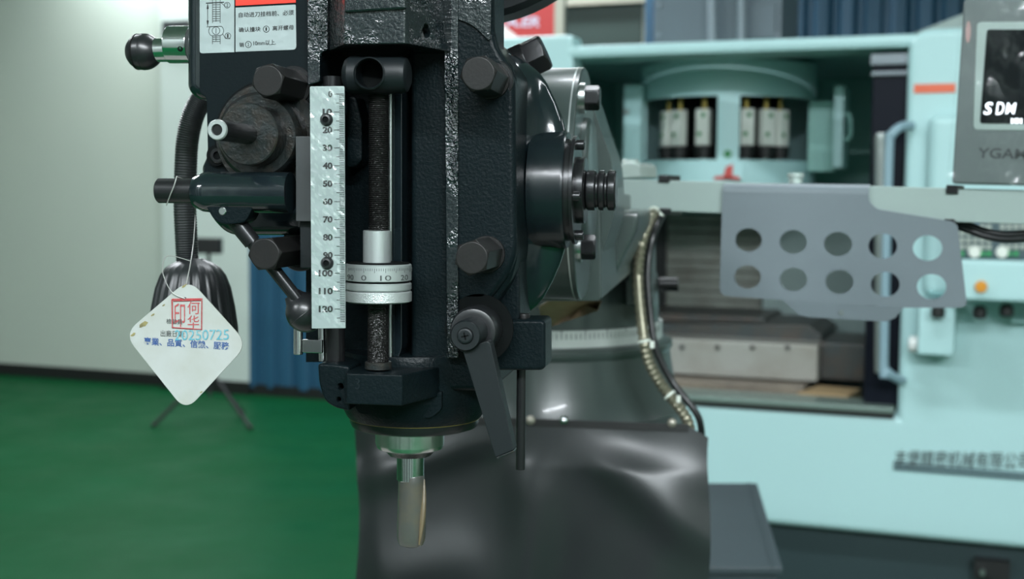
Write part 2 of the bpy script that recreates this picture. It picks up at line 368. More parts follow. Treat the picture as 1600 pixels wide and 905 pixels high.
b = B(); rbox(b, uP0-0.005, uP1+0.005, WV-0.115, WV-0.10, 0, 0.085); struct('baseboard_pillar', b, M['black'])
# dark doorway in the back wall, seen above the machining centre
u0 = UV(wallpx(862, 30))[0]; u1 = UV(wallpx(1004, 30))[0]
b = B(); rbox(b, u0, u1, WV-0.012, WV, 0, wallpx(930, 9).z); do = struct('door_1', b, mat('dark_green_doorway', (0.022, 0.050, 0.042, 1), 0.6))
b = B(); rbox(b, u0-0.03, u1+0.03, WV-0.05, WV, wallpx(930, 9).z, wallpx(930, 9).z+0.10); struct('trim_1', b, M['cream'])

# blue corrugated partitions
def partition(px0, px1, d, z0, z1, label):
    ua = UV(wallpx(px0, 300, d))[0]; ub = UV(wallpx(px1, 300, d))[0]
    bm = B(); n = int((ub-ua)/0.012); per = 0.135; pts = []
    for i in range(n+1):
        u = ua+(ub-ua)*i/n; ph = (u/per) % 1.0
        h = 0.030*min(1, max(0, (abs(ph-0.5)-0.12)/0.12)) + 0.004*math.sin(u*31)
        pts.append((u, h))
    fr = [[bm.verts.new(RP(u, WV-d-h, z)) for (u, h) in pts] for z in (z0, z1)]
    bk = [[bm.verts.new(RP(u, WV-d-h+0.004, z)) for (u, h) in pts] for z in (z0, z1)]
    for i in range(n):
        bm.faces.new((fr[0][i], fr[0][i+1], fr[1][i+1], fr[1][i])); bm.faces.new((bk[0][i], bk[1][i], bk[1][i+1], bk[0][i+1]))
        for k in (0, 1): bm.faces.new((fr[k][i], fr[k][i+1], bk[k][i+1], bk[k][i]))
    for i in (0, n): bm.faces.new((fr[0][i], fr[1][i], bk[1][i], bk[0][i]))
    root = thing('curtain', RP((ua+ub)/2, WV-d, z0), label, 'curtain', 'blue corrugated curtains')
    obj('curtain_sheet', bm, M['curtain'], root)
    bm = B(); cyl(bm, RP(ua, WV-d-0.015, z1-0.01), RP(ub, WV-d-0.015, z1-0.01), 0.012, n=10); obj('rail', bm, M['steel'], root)
    bm = B(); rbox(bm, ua, ub, WV-d-0.03, WV-d, 0.0, z0+0.02); obj('hem', bm, M['black'], root)
    return root
partition(388, 640, 0.06, 0.05, 2.6, 'blue ribbed curtain hanging to the green floor left of the milling head')
partition(1004, 1700, 0.06, 0.05, 2.9, 'dark blue ribbed curtain seen above the teal machining centre')

# ------------------------------------------------------------------ machining centre
CV = UV(P(1100, 310, 3.8))[1]
def C(px, py, d=0.0): return hit(px, py, RP(0, CV+d), E2)
def cbox(bm, x0, y0, x1, y1, d0, d1):
    xm, ym = (x0+x1)/2, (y0+y1)/2
    rbox(bm, UV(C(x0, ym, d0))[0], UV(C(x1, ym, d0))[0], CV+d0, CV+d1, C(xm, y1, d0).z, C(xm, y0, d0).z)
cu, cv = UV(C(1200, 500))
cnc = thing('machining_centre', RP(cu, CV+0.6, 0), 'pale teal enclosed machining centre with an open door and tool magazine', 'machine')
def cpart(name, args, m, parent=None, bev=0.0, label=None, seg=2):
    bm = B(); cbox(bm, *args); return obj(name, bm, m, parent or cnc, bev, seg, label=label)
cpart('left_post', (690, 57, 893, 638, 0.0, 0.10), M['cnc'], bev=0.02)
cpart('side_wall', (690, 60, 720, 824, 0.09, 1.5), M['cnc'])
cpart('top_beam', (880, 62, 1430, 83, 0.0, 0.16), M['cnc'], bev=0.015)
cpart('roof', (700, 66, 1430, 72, 0.15, 1.5), M['cnc'])
def cu_(px, py): return UV(C(px, py, -0.02))[0], C(px, py, -0.02).z
zt_, zs_, zb_ = cu_(1500, 42)[1], cu_(1200, 637)[1], cu_(1300, 830)[1]; uL, uD, uR = cu_(700, 700)[0], cu_(1409, 400)[0], cu_(1760, 400)[0]
bm = B(); prism(bm, [RP(u, CV-0.02, z) for u, z in rounded([(uL, zs_), (uD, zs_), (uD, zt_), (uR, zt_), (uR, zb_), (uL, zb_)], [0, 0, 0.07, 0, 0, 0], 8)], E2*0.14)
rp = obj('front_shell', bm, M['cnc'], cnc, 0.022, 4)
bm = B(); rbox(bm, uD+0.03, uR-0.01, CV+0.11, CV+1.3, zb_, zt_-0.02); obj('right_cabinet', bm, M['cnc'], cnc)
bm = B()                                                # sloping hood behind the right column
ua = UV(C(1425, 45, 0.3))[0]; ub = UV(C(1700, 45, 0.3))[0]; z0 = C(1430, 52, 0.3).z
prism(bm, [RP(ua, CV+0.3, z0), RP(ub, CV+0.3, z0), RP(ub, CV+0.3, z0+0.16), RP(ua+0.16, CV+0.3, z0+0.06)], E2*0.6)
obj('hood', bm, M['arm'], cnc, 0.01)
# the inside
bm = B(); z0 = C(1150, 634).z; zt = C(1150, 84).z   # sill and lintel heights
ua = UV(C(893, 300))[0]; ub = UV(C(1420, 300))[0]
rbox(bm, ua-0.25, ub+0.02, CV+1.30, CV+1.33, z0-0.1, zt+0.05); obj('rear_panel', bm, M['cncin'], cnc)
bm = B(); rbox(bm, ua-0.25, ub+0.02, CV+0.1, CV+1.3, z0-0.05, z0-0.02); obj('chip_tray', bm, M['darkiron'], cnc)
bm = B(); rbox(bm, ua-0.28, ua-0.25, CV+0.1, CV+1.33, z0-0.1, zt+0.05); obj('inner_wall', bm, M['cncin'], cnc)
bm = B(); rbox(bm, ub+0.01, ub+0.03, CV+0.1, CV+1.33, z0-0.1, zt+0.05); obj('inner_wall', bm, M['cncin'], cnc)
# tool magazine: drum cover with two windows and the tools inside
dc = C(1134, 300, 0.62); du, dv = UV(dc); DR = (UV(C(1268, 300, 0.62))[0]-UV(C(1000, 300, 0.62))[0])/2
def dz(py): return C(1134, py, 0.62-DR*0.9).z
mag = thing_part = None
DA = 0.21                                      # the post between the windows is turned towards the right
def arc_shell(bm, r, t, a0, a1, z0, z1, n=24):
    vs = []
    for i in range(n+1):
        a = DA+a0+(a1-a0)*i/n; d = E1*math.sin(a) - E2*math.cos(a)
        p = RP(du, dv); vs.append([bm.verts.new(p+d*r+EZ*z0), bm.verts.new(p+d*r+EZ*z1), bm.verts.new(p+d*(r-t)+EZ*z1), bm.verts.new(p+d*(r-t)+EZ*z0)])
    for i in range(n):
        for k in range(4): bm.faces.new((vs[i][k], vs[i][(k+1) % 4], vs[i+1][(k+1) % 4], vs[i+1][k]))
    bm.faces.new(vs[0]); bm.faces.new(vs[-1])
bm = B()
arc_shell(bm, DR, 0.012, -math.pi*0.95, math.pi*0.95, dz(150), dz(93), 48)
arc_shell(bm, DR, 0.012, -math.pi*0.95, math.pi*0.95, dz(312), dz(250), 48)
arc_shell(bm, DR+0.001, 0.014, -0.115, 0.12, dz(254), dz(146), 8)
arc_shell(bm, DR, 0.012, 1.25, math.pi*0.95, dz(254), dz(146), 12)
arc_shell(bm, DR, 0.012, -math.pi*0.95, -1.25, dz(254), dz(146), 12)
mag = obj('magazine_cover', bm, M['drum'], cnc)
bm = B(); cyl(bm, RP(du, dv, dz(93)-0.004), RP(du, dv, dz(93)), DR*0.99, n=48); obj('magazine_lid', bm, M['drum'], mag)
bm = B(); cyl(bm, RP(du, dv, dz(300)), RP(du, dv, dz(100)), DR*0.62, n=32); obj('magazine_core', bm, M['void'], mag)
for k, a in enumerate([-1.12, -0.80, -0.36, 0.27, 0.60, 0.90]):
    a += DA; d = E1*math.sin(a) - E2*math.cos(a); s = E1*math.cos(a) + E2*math.sin(a)
    p = RP(du, dv) + d*(DR*0.80); w_, h0, h1 = (0.0225, 226, 168)
    bm = B()
    prism(bm, [p+s*w_+EZ*dz(h0), p-s*w_+EZ*dz(h0), p-s*w_-d*0.03+EZ*dz(h0), p+s*w_-d*0.03+EZ*dz(h0)], EZ*(dz(h1)-dz(h0)))
    tp = obj('tool_holder', bm, M['white'], cnc, 0.003)
    for hz in (178, 208):
        bm = B(); q = p+d*0.001+s*(0.004 if hz < 200 else -0.008)+EZ*dz(hz); cyl(bm, q, q+d*0.002, 0.008, n=8); obj('green_mark', bm, M['green'], tp)
    bm = B(); q = p-d*0.02; cyl(bm, q+EZ*dz(246), q+EZ*dz(227), 0.030, 0.034, 14); obj('gripper', bm, M['black'], tp)
    bm = B(); cyl(bm, q+EZ*dz(268), q+EZ*dz(236), 0.012, 0.016, 12); obj('tool_shank', bm, M['steel'], tp)
    bm = B(); cyl(bm, q+EZ*dz(168), q+EZ*dz(150), 0.009, n=10); obj('pull_stud', bm, M['brass'], tp)
bm = B(); dF = E1*math.sin(DA)-E2*math.cos(DA); q = RP(du, dv)+dF*(DR+0.003)+EZ*dz(241); cyl(bm, q, q+dF*0.003, 0.012, n=14); obj('green_sticker', bm, M['green'], mag)
bm = B(); q = RP(du, dv)+dF*(DR+0.004)+EZ*dz(281); prism(bm, [q-E1*0.05, q+E1*0.05, q+E1*0.05+EZ*0.055, q-E1*0.05+EZ*0.055], -E2*0.002); lb = obj('warning_sticker', bm, M['drum'], mag)
bm = B(); q = q-E2*0.003; prism(bm, [q-E1*0.014, q+E1*0.018, q+E1*0.018+EZ*0.05, q-E1*0.004+EZ*0.04], -E2*0.001); obj('red_mark', bm, M['redmark'], lb)
bm = B(); prism(bm, [q-E1*0.045+EZ*0.0, q+E1*0.045+EZ*0.0, q+E1*0.035+EZ*0.012, q-E1*0.035+EZ*0.012], -E2*0.001); obj('red_mark', bm, M['redmark'], lb)
pl = cpart('guide_plate', (974, 133, 1002, 264, 0.40, 0.44), M['drum'], bev=0.004)
bm = B(); q = C(979, 175, 0.40); cyl(bm, q, q-E2*0.006, 0.009, n=12); obj('screw', bm, M['steel'], pl)
pl = cpart('magazine_door', (1262, 158, 1306, 268, 0.52, 0.55), M['cncin'], bev=0.004)
pl = cpart('magazine_door_edge', (1302, 134, 1318, 262, 0.40, 0.56), M['drum'], bev=0.004)
bm = B(); tube(bm, spline([C(1318, 178, .42), C(1328, 182, .42), C(1328, 214, .42), C(1318, 218, .42)], 5), 0.006, 8); obj('door_handle', bm, M['cncin'], pl)
# lower half of the work space: way cover slats, table, spray guard
for k in range(11):
    cpart('way_cover_slat', (1030, 334+k*15.2, 1190, 349+k*15.2, 0.95-0.006*(k % 2), 1.0), M['slat'], bev=0.006)
cpart('way_cover_frame', (1022, 330, 1040, 505, 0.93, 1.02), M['black'])
cpart('spindle_guard', (1192, 335, 1362, 530, 0.90, 0.98), mat('dull_teal_guard', (0.25, 0.33, 0.32, 1), 0.4))
cpart('saddle', (1000, 492, 1195, 520, 0.55, 0.90), M['darkiron'], bev=0.01)
bm = B(); prism(bm, [C(x, y, 0.42) for x, y in [(1000, 506), (1262, 508), (1284, 524), (1284, 538), (1000, 536)]], E2*0.4); obj('vise_bed', bm, M['darkiron'], cnc, 0.006)
tb = cpart('work_table', (1000, 533, 1278, 590, 0.30, 0.80), M['table'], bev=0.008)
for k in range(4): cpart('table_slot', (1062+k*55, 540, 1068+k*55, 546, 0.292, 0.31), M['darkiron'], tb)
cpart('table_skirt', (1000, 597, 1256, 622, 0.22, 0.50), mat('oily_brown_skirt', (0.15, 0.125, 0.10, 1), 0.45, var=(10, (0.28, 0.24, 0.18, 1), 0.6)), bev=0.006)
cpart('table_bracket', (1278, 536, 1352, 596, 0.36, 0.7), M['darkiron'], bev=0.01)
sl = cpart('sill', (893, 622, 1397, 631, -0.03, 0.12), mat('grey_sill_strip', (0.20, 0.27, 0.24, 1), 0.35, 0.4), bev=0.004)
cpart('sill_seal', (893, 631, 1397, 638, -0.025, 0.10), M['black'], sl)
# door edge, tie bar, handle
cpart('door_leaf', (1356, 83, 1424, 636, 0.03, 0.09), M['navy'], bev=0.006)
cpart('door_band', (1360, 84, 1422, 101, 0.018, 0.035), M['pipe'], bev=0.003); cpart('door_band', (1361, 111, 1421, 118, 0.018, 0.035), M['pipe'], bev=0.003)
bm = B(); lathe(bm, C(1377, 582, -0.01), C(1377, 208, -0.01)-C(1377, 582, -0.01), [(0, .018), (.985, .018), (1, .014)], 16, True, unit=False); obj('guide_bar', bm, M['alu'], cnc)
bm = B(); tube(bm, spline([C(1424, 196, -.03), C(1408, 198, -.07), C(1393, 212, -.09), C(1389, 240, -.09), C(1381, 560, -.09), C(1385, 580, -.09), C(1402, 592, -.06), C(1410, 594, -.02)], 8), 0.0125, 12); obj('door_handle', bm, M['handle'], cnc)
# right column details
cpart('orange_stripe', (1428, 131, 1493, 145, -0.023, -0.015), M['orange'], rp)
cpart('raised_panel', (1446, 176, 1760, 470, -0.07, -0.01), M['cnc'], rp, bev=0.03, seg=4)
sh = cpart('control_shelf', (1494, 408, 1760, 474, -0.24, -0.05), M['cnc'], bev=0.012)
cp = cpart('control_panel', (1488, 336, 1760, 408, -0.22, -0.08), M['panel'], bev=0.01)
me = None
for r in range(5):
    for c in range(17):
        if c in (5, 11): continue
        x = 1499+c*10.6; y = 351+r*10.5
        mm = M['keygreen'] if (r == 4 and c % 4 in (0, 3)) else (M['keyblue'] if (r == 0 and c < 3) else M['key'])
        if r == 4 and c % 4 == 1: continue
        cpart('key', (x, y, x+7.4, y+7, -0.226, -0.215), mm, cp)
for x in (1523, 1566): 
    bm = B(); q = C(x, 394, -0.221); cyl(bm, q, q-E2*0.008, 0.016, 0.014, 16); obj('feed_key', bm, M['white'], cp)
bm = B(); q = C(1533, 448, -.241); cyl(bm, q, q-E2*0.012, 0.016, 0.014, 18); obj('push_button', bm, M['amberbtn'], sh)
for x, y in ((1466, 484), (1531, 485), (1573, 482)):
    bm = B(); q = C(x, y, -.16); lathe(bm, q+EZ*0.012, -EZ, [(0, .010), (.01, .018), (.028, .018), (.034, .012)], 16); obj('under_knob', bm, M['black'], sh)
pb = cpart('coolant_box', (1434, 470, 1492, 556, -0.13, -0.015), M['cnc'], bev=0.008)
bm = B(); q = C(1420, 538, -.07); lathe(bm, q, E1, [(0, .018), (.004, .023), (.036, .023), (.040, .018)], 18); obj('coolant_cap', bm, M['posterwhite'], pb)
bm = B(); tube(bm, [C(1580, 500, -.06), C(1640, 502, -.06)], 0.008, 8); obj('rail', bm, M['cnc'], rp)
cpart('plinth', (700, 820, 1760, 1010, 0.04, 0.9), M['plinth'])
cpart('levelling_foot', (1522, 878, 1578, 905, 0.0, 0.05), M['black'])
bm = B(); q = C(1535, 893, 0); cyl(bm, q, q-E2*0.02, 0.008, n=10); obj('levelling_screw', bm, M['steel'], cnc)
# maker's lettering with its double rule
f = lambda x, y: C(x, y, -0.0235)
bm = text_px('丰堡精密机械有限公司', 1397, 703, 1611, 729, f, -E2, 0.001, shear=0.15, bold=0.0, skew=5); obj('lettering', bm, M['inkgrey'], rp)
cpart('rule_line', (1395, 737, 1760, 741, -0.0235, -0.015), M['panel'], rp); cpart('rule_line', (1395, 743, 1760, 749, -0.0235, -0.015), M['panel'], rp)
# electrical cabinet and pipes standing on the back of the machine
eb = cpart('electric_box', (1022, -40, 1222, 70, 1.0, 1.4), M['greybox'], bev=0.01)
for x in (1113, 1158):
    bm = B(); cyl(bm, C(x, 66, 0.93), C(x, -40, 0.93), 0.018, n=12); obj('pipe', bm, M['pipe'], eb)
cpart('box_door', (1162, 5, 1212, 60, 0.985, 1.0), M['greybox'], eb, bev=0.004)
for x, y in ((1030, 55), (1030, 8), (1214, 55)):
    bm = B(); q = C(x, y, 0.999); cyl(bm, q, q-E2*0.008, 0.009, n=10); obj('screw', bm, M['pipe'], eb)

# cardboard offcut lying on the chip tray of the machining centre
bm = B(); zt0 = C(1150, 634).z-0.02
q = C(1300, 612, 0.16); qu, qv = UV(q)
prism(bm, [RP(qu-0.10, CV+0.14, zt0), RP(qu+0.05, CV+0.13, zt0), RP(qu+0.07, CV+0.30, zt0), RP(qu-0.06, CV+0.32, zt0)], (0, 0, 0.05))
tag(obj('cardboard_box', bm, M['card2'], bev=0.003), 'small brown cardboard box inside the machining centre beside its table', 'box')

# red poster standing behind the machining centre
PD = 2.4
pf = lambda x, y, d=0.0: hit(x, y, RP(0, CV+PD-d), E2)
bm = B(); q0 = pf(786, 58)
root = thing('poster_board', Vector((pf(770, 60).x, pf(770, 60).y, 0)), 'red poster in a cream frame behind the machining centre', 'poster')
def pbox(x0, y0, x1, y1, d0, d1, name, m, par):
    bm = B(); rbox(bm, UV(pf(x0, 30, d0))[0], UV(pf(x1, 30, d0))[0], CV+PD-d0, CV+PD-d1, pf(800, y1, d0).z, pf(800, y0, d0).z); return obj(name, bm, m, par, 0.002)
bd = pbox(690, -60, 866, 330, 0.0, -0.03, 'board', M['posterred'], root)
pbox(866, -60, 881, 330, 0.012, -0.03, 'frame_bar', M['cream'], root); pbox(680, -60, 690, 330, 0.012, -0.03, 'frame_bar', M['cream'], root)
for x in (700, 868):
    bm = B(); a = pf(x, 320, -0.015); cyl(bm, Vector((a.x, a.y, 0)), a, 0.015, n=10); obj('leg', bm, M['cream'], root)
bm = text_px('A.ER', 789, 26, 843, 42, lambda x, y: pf(x, y, 0.001), -E2, 0.001, shear=0.2, bold=0.03); obj('lettering', bm, M['posterblue'], bd)
bm = B(); prism(bm, [pf(x, y, 0.001) for x, y in [(770, 30), (784, 38), (807, 56), (812, 120), (770, 120)]], -E2*0.001); obj('white_corner', bm, M['posterwhite'], bd)

# ------------------------------------------------------------------ milling machine
base = P(830, 600, 1.60); base.z = 0
mill = thing('milling_machine', base, 'dark slate turret milling machine with vertical head, depth rule and spindle', 'machine')
FY = -Vector((0, 1, 0))                        # towards the viewer
# --- left gear case and cover plate
bm = B(); pxprism(bm, rounded([(288, -60), (480, -60), (480, 158), (305, 155), (288, 140)], [0, 0, 0, 10, 10]), 0.742, 0.86)
gear = obj('gear_case', bm, M['gloss'], mill, 0.0075, 5)
bm = B(); pxprism(bm, rounded([(322, 140), (480, 140), (480, 368), (352, 368), (326, 340), (311, 262), (325, 232)], [0, 0, 0, 22, 12, 6, 6]), 0.745, 0.86)
obj('feed_case', bm, M['gloss'], mill, 0.006, 4)
bm = B(); pxprism(bm, rounded([(311, -60), (505, -60), (505, 275), (317, 275), (324, 236), (322, 152), (311, 146)], [0, 0, 0, 4, 6, 6, 6]), 0.735, 0.7485)
plate = obj('cover_plate', bm, M['smooth'], mill, 0.0009, 2)
# warning label
lf = lambda x, y: P(x, y, 0.7348)
lab = bpy.data.objects
bm = B(); pxprism(bm, rounded([(312, -60), (366, -60), (366, 81.5), (312, 83.5)], [0, 0, 0, 5]), 0.7346, 0.7352)
label = obj('label_diagram', bm, M['label'], plate, label='silver label panel with a line drawing of a screw')
bm = B(); pxprism(bm, rounded([(368, 12), (462, 7), (463, 77.5), (368, 81)], [0, 2, 6, 0]), 0.7346, 0.7352)
label2 = obj('label_text', bm, M['label'], plate, label='silver label panel with three lines of black characters')
bm = B(); pxprism(bm, [(368, -60), (462, -60), (462, 4), (368, 9)], 0.7346, 0.7352); obj('label_red', bm, M['labelred'], plate, label='red strip at the top of the label')
L1 = lambda x, y: P(x, y, 0.7345)
bm = B()
for s, x0, y0, x1, y1, k in [('自动进刀挂档前、必须', 373, 19.5, 459, 27.5, -4), ('确认撞块', 373, 43, 407, 50.5, -1.5), ('离开螺母', 426, 40.5, 459, 48, -1.5), ('销', 374, 66.5, 381, 73.5, 0), ('10mm以上.', 396, 63.5, 431, 71.5, -1.5)]:
    text_px(s, x0, y0, x1, y1, L1, FY, 0.00015, bold=0.004, bm=bm, skew=k)
for cx, cy, r, s in [(416, 45.5, 4.6, '1'), (388, 69.5, 4.6, '2')]:
    cen = L1(cx, cy); q = PXL(cx, cy, 0.7345, r); 
    ring = [cen + Vector((q*math.cos(a), 0, q*math.sin(a))) for a in [2*math.pi*k/16 for k in range(17)]]
    tube(bm, ring, 0.00018, 4); text_px(s, cx-1.2, cy-2.6, cx+1.2, cy+2.6, L1, FY, 0.00015, bm=bm)
obj('label_print', bm, M['ink'], label2)
bm = B()
def stroke(bm, pts, f, r=0.00016): tube(bm, [f(*p) for p in pts], r, 4)
def seg(pts, r=0.00016): stroke(bm, pts, L1, r)
seg([(332, -10), (332, 36)]); seg([(344, -10), (344, 36)]); seg([(337.5, 0), (337.5, 34)])
for k in range(9): seg([(332, 4+k*3.6), (344, 3.8+k*3.6)])
seg([(322, 5), (350, 3.5)], 0.0003); seg([(324.5, 6), (324.5, 41)]); seg([(345, 4), (352, 10)])
for a, c in ((8, 14), (38, 32)): seg([(324.5, a), (323.6, c)], .0003); seg([(324.5, a), (325.4, c)], .0003)
seg([(323, 42), (346, 41)]); seg(rounded([(328, 41.5), (347, 41), (350, 48), (347, 55), (329, 56), (325.5, 49), (328, 41.5)], [0, 3, 3, 3, 3, 3, 0]))
def circ(cx, cy, r): seg([(cx+r*math.cos(a), cy+r*math.sin(a)) for a in [2*math.pi*k/16 for k in range(17)]])
circ(337.5, 48, 6); seg([(337.5, 44), (337.5, 52)]); circ(355, 8, 4.5); circ(356, 56, 4.5); seg([(348, 53), (352, 60), (360, 60.5)]); seg([(332, 56), (332, 69)]); seg([(344, 56), (344, 69)]); seg([(337.5, 56), (337.5, 65)])
for k in range(3): seg([(332, 58+k*3.4), (344, 57.8+k*3.4)])
text_px('1', 354.8, 53, 357, 59, L1, FY, 0.00015, bm=bm); text_px('2', 353.5, 5, 356.5, 11, L1, FY, 0.00015, bm=bm)
obj('label_drawing', bm, M['ink'], label)

# --- feed boss with shaft stub
ax = P(340, 203, 0.655); def_at = lambda Y: Vector((ax.x, Y, ax.z))
bm = B(); lathe(bm, def_at(0.736), FY, [(0, .0322), (.004, .0322), (.006, .031)], 56); boss = obj('feed_boss', bm, M['rust'], mill)
bm = B(); lathe(bm, def_at(0.7352), FY, [(0, .0337), (.0008, .0337)], 56); obj('boss_gap', bm, M['void'], boss)
bm = B(); lathe(bm, def_at(0.731), FY, [(0, .0255), (.012, .0255), (.0155, .023)], 56); obj('boss_collar', bm, M['rust'], boss)
bm = B(); lathe(bm, def_at(0.722), FY, [(0, .0178), (.0215, .0178), (.0222, .0170)], 48); obj('boss_drum', bm, M['rust'], boss)
bm = B(); lathe(bm, def_at(0.702), FY, [(0, .0057), (.0455, .0057), (.047, .0050)], 32); stub = obj('shaft_stub', bm, M['oxide2'], boss)
bm = B(); lathe(bm, def_at(0.6552), FY, [(0, .0056), (.0010, .0054), (.0014, .0050), (.0014, .0031), (-.002, .0030)], 32, False); obj('stub_ring', bm, M['alu'], stub, label='bright bevelled ring on the end of the shaft')
bm = B(); lathe(bm, def_at(0.6556), FY, [(0, .0031), (.0002, .0031)], 24); s_ = obj('stub_socket', bm, M['oxide2'], stub)
bm = B(); lathe(bm, def_at(0.6553), FY, [(0, .0015), (.0001, .0015)], 6); obj('hex_socket', bm, M['void'], s_)
def cap_screw(px, py, Y, r, par, m='oxide2', depth=0.004, name='cap_screw', direction=FY, n=28):
    c = P(px, py, Y) if not isinstance(px, Vector) else px
    d = Vector(direction).normalized(); bm = B()
    lathe(bm, c-d*depth, d, [(0, r), (depth-r*.15, r), (depth, r*.86), (depth, r*.52), (depth-r*.5, r*.50)], n, False)
    o = obj(name, bm, M[m], par)
    bm = B(); lathe(bm, c-d*(r*.5), d, [(0, r*.55), (.00005, r*.55)], 6); obj('hex_socket', bm, M['void'], o)
    return o
for x, y in ((339, 243), (446, 241)):
    bm = B(); c = P(x, y, 0.733); lathe(bm, c, FY, [(0, .0062), (.001, .0062)], 28); obj('counterbore', bm, M['void'], plate)
    cap_screw(x, y, 0.7305, 0.0047, plate)

# --- ball knob on chrome stem, upper left
kY = 0.775
bm = B(); a = P(300, 78, kY); 
bm2 = B(); cyl(bm2, P(264, 70, kY), P(300, 70, kY), PXL(270, 70, kY, 27.5), n=40); st = obj('knob_sleeve', bm2, M['chrome'], mill, 0.0007)
bm = B(); cyl(bm, P(236, 79, kY), P(266, 78, kY), PXL(250, 78, kY, 17.5), n=40); obj('knob_stem', bm, M['chrome'], st, 0.0006)
bm = B(); c = P(224, 81, kY); rr = PXL(224, 81, kY, 27)
lathe(bm, c-Vector((rr*.98, 0, 0)), (1, 0, 0), [(rr*(.98-math.cos(t)*.98), max(rr*math.sin(t), 1e-4)) for t in [math.pi*k/22*0.86 + 0.02 for k in range(12)]] + [(rr*1.02, rr), (rr*1.04, rr*.985)] + [(rr*(1.04+.9*t), rr*(1-t*t*.50)) for t in (.15, .3, .45, .6, .75, .9, 1.0)], 40); kn = obj('ball_knob', bm, M['plastic'], st)
bm = B(); lathe(bm, c+Vector((-rr*.42, 0, 0)), (1, 0, 0), [(0, rr*.93), (rr*.03, rr*.97), (rr*.10, rr*.99), (rr*.12, rr*.96)], 40, False); obj('parting_line', bm, M['oxide'], kn)
cap_screw(281, 76, kY-PXL(270, 70, kY, 27.5)*0.985, 0.0017, st, m='void', depth=0.002, name='set_screw')

# --- horizontal shaft, hub and lever with ball
hY = 0.704
sh = None
bm = B(); lathe(bm, P(247, 298, hY), (1, 0, 0), [(0, .0064), (.0008, .0072), (.030, .0072)], 36); shaft = obj('lever_shaft', bm, M['oxide2'], mill)
r_h = PXL(380, 300, hY, 33)
bm = B(); lathe(bm, P(303, 300, hY), (1, 0, 0), [(0, .0074), (.001, .0090), (.006, .0113), (.010, .0117), (.058, .0117)], 44); hub = obj('lever_hub', bm, M['gloss'], mill)
bm = B(); pxprism(bm, rounded([(308, 300), (334, 345), (352, 352), (384, 348), (398, 318), (398, 300)], [0, 12, 10, 10, 6, 0]), hY-0.008, hY+0.008); obj('lever_lug', bm, M['paint'], hub, 0.0012)
bm = B(); lathe(bm, P(348, 330, hY-0.0078), FY, [(0, .0023), (.0006, .0023), (.001, .0019)], 20); obj('pin', bm, M['steel'], hub, label='bright end of the steel pivot pin')
bm = B(); a = P(362, 338, hY); z = P(470, 474, 0.712); d = (z-a); cyl(bm, a, a+d*0.30, .0053, .0050, 24); lever = obj('lever_sleeve', bm, M['oxide2'], hub)
bm = B(); cyl(bm, a+d*0.22, z, .0040, .0037, 24); obj('lever_rod', bm, M['oxide2'], hub)
c = P(478, 488, 0.716); dn = d.normalized()
bm = B(); lathe(bm, c-dn*.0135, dn, [(0, .0048), (.0025, .0060)] + [(.0135-.0118*math.cos(t), .0118*math.sin(t)) for t in [0.62+k*0.2 for k in range(13)]], 40); bk = obj('lever_ball', bm, M['plastic'], hub)
bm = B(); lathe(bm, c+Vector((0, 0, -.0002)), dn, [(-.0004, .01176), (0, .01195), (.0004, .01176)], 40, False); obj('parting_line', bm, M['plastic'], bk)
# --- chrome stop bracket below the ball
bm = B(); cyl(bm, P(466, 554, 0.735), P(466, 514, 0.735), .0028, n=20); br = obj('stop_post', bm, M['chrome'], mill, 0.0003)
bm = B(); pxbox(bm, 472, 531, 503, 552, 0.733, 0.739); obj('stop_bar', bm, M['chrome'], br, 0.0005)
bm = B(); cyl(bm, P(505, 564, 0.738), P(503, 480, 0.738), .0026, n=20); obj('stop_rod', bm, M['chrome'], br)
# --- block, dark strip and rod behind the rule
bm = B(); pxbox(bm, 462, 213, 486, 346, 0.703, 0.709); obj('stop_strip', bm, M['darkgrey'], mill, 0.0004)
bm = B(); pxbox(bm, 468, 222, 500, 420, 0.709, 0.737); obj('strip_block', bm, M['matteblack'], mill, 0.001)
bm = B(); cyl(bm, P(524, 572, 0.735), P(520, 120, 0.735), .0058, n=28); obj('quill_stop_rod', bm, M['oxide2'], mill)

# --- graduated depth rule
RY = 0.690
bm = B(); pxprism(bm, rounded([(484, 135), (538, 134.5), (539.5, 513), (487, 513.5)], [3, 3, 1, 1]), RY, RY+0.0012)
rule = obj('depth_rule', bm, M['scale'], mill, 0.0002, label='pale steel rule numbered 0 to 120')
RF = lambda x, y: P(x, y, RY-0.0001)
def rule_y(mm): return 147 + (483-147)*mm/120.0
bm = B()
for k in range(0, 128):
    y = rule_y(k); xr = 537.6 + 1.4*(y-135)/378
    ln = 16 if k % 10 == 0 else (12.5 if k % 5 == 0 else 7.5); h = 0.52
    prism(bm, [RF(xr-ln, y-h), RF(xr, y-h), RF(xr, y+h), RF(xr-ln, y+h)], FY*0.0001)
obj('tick_marks', bm, M['ink'], rule)
for k in range(0, 130, 10):
    s = str(k); y = rule_y(k); xr = 519.0 + 1.2*(y-135)/378; wd = {1: 6, 2: 15, 3: 22}[len(s)]
    bm = text_px(s, xr-wd, y-5.2, xr, y+5.2, RF, FY, 0.0001, bold=0.04); obj('number', bm, M['ink'], rule)
for x, y in ((510.5, 187), (511.5, 411)):
    cc = P(x, y, RY); bm = B(); lathe(bm, cc, FY, [(0, .0036), (.0009, .0036), (.0022, .0026), (.0024, .0017), (.0012, .0016)], 28, False); sc_ = obj('button_screw', bm, M['plastic'], rule)
    bm = B(); lathe(bm, cc+FY*.0013, FY, [(0, .0017), (.0001, .0017)], 6); obj('hex_socket', bm, M['void'], sc_)
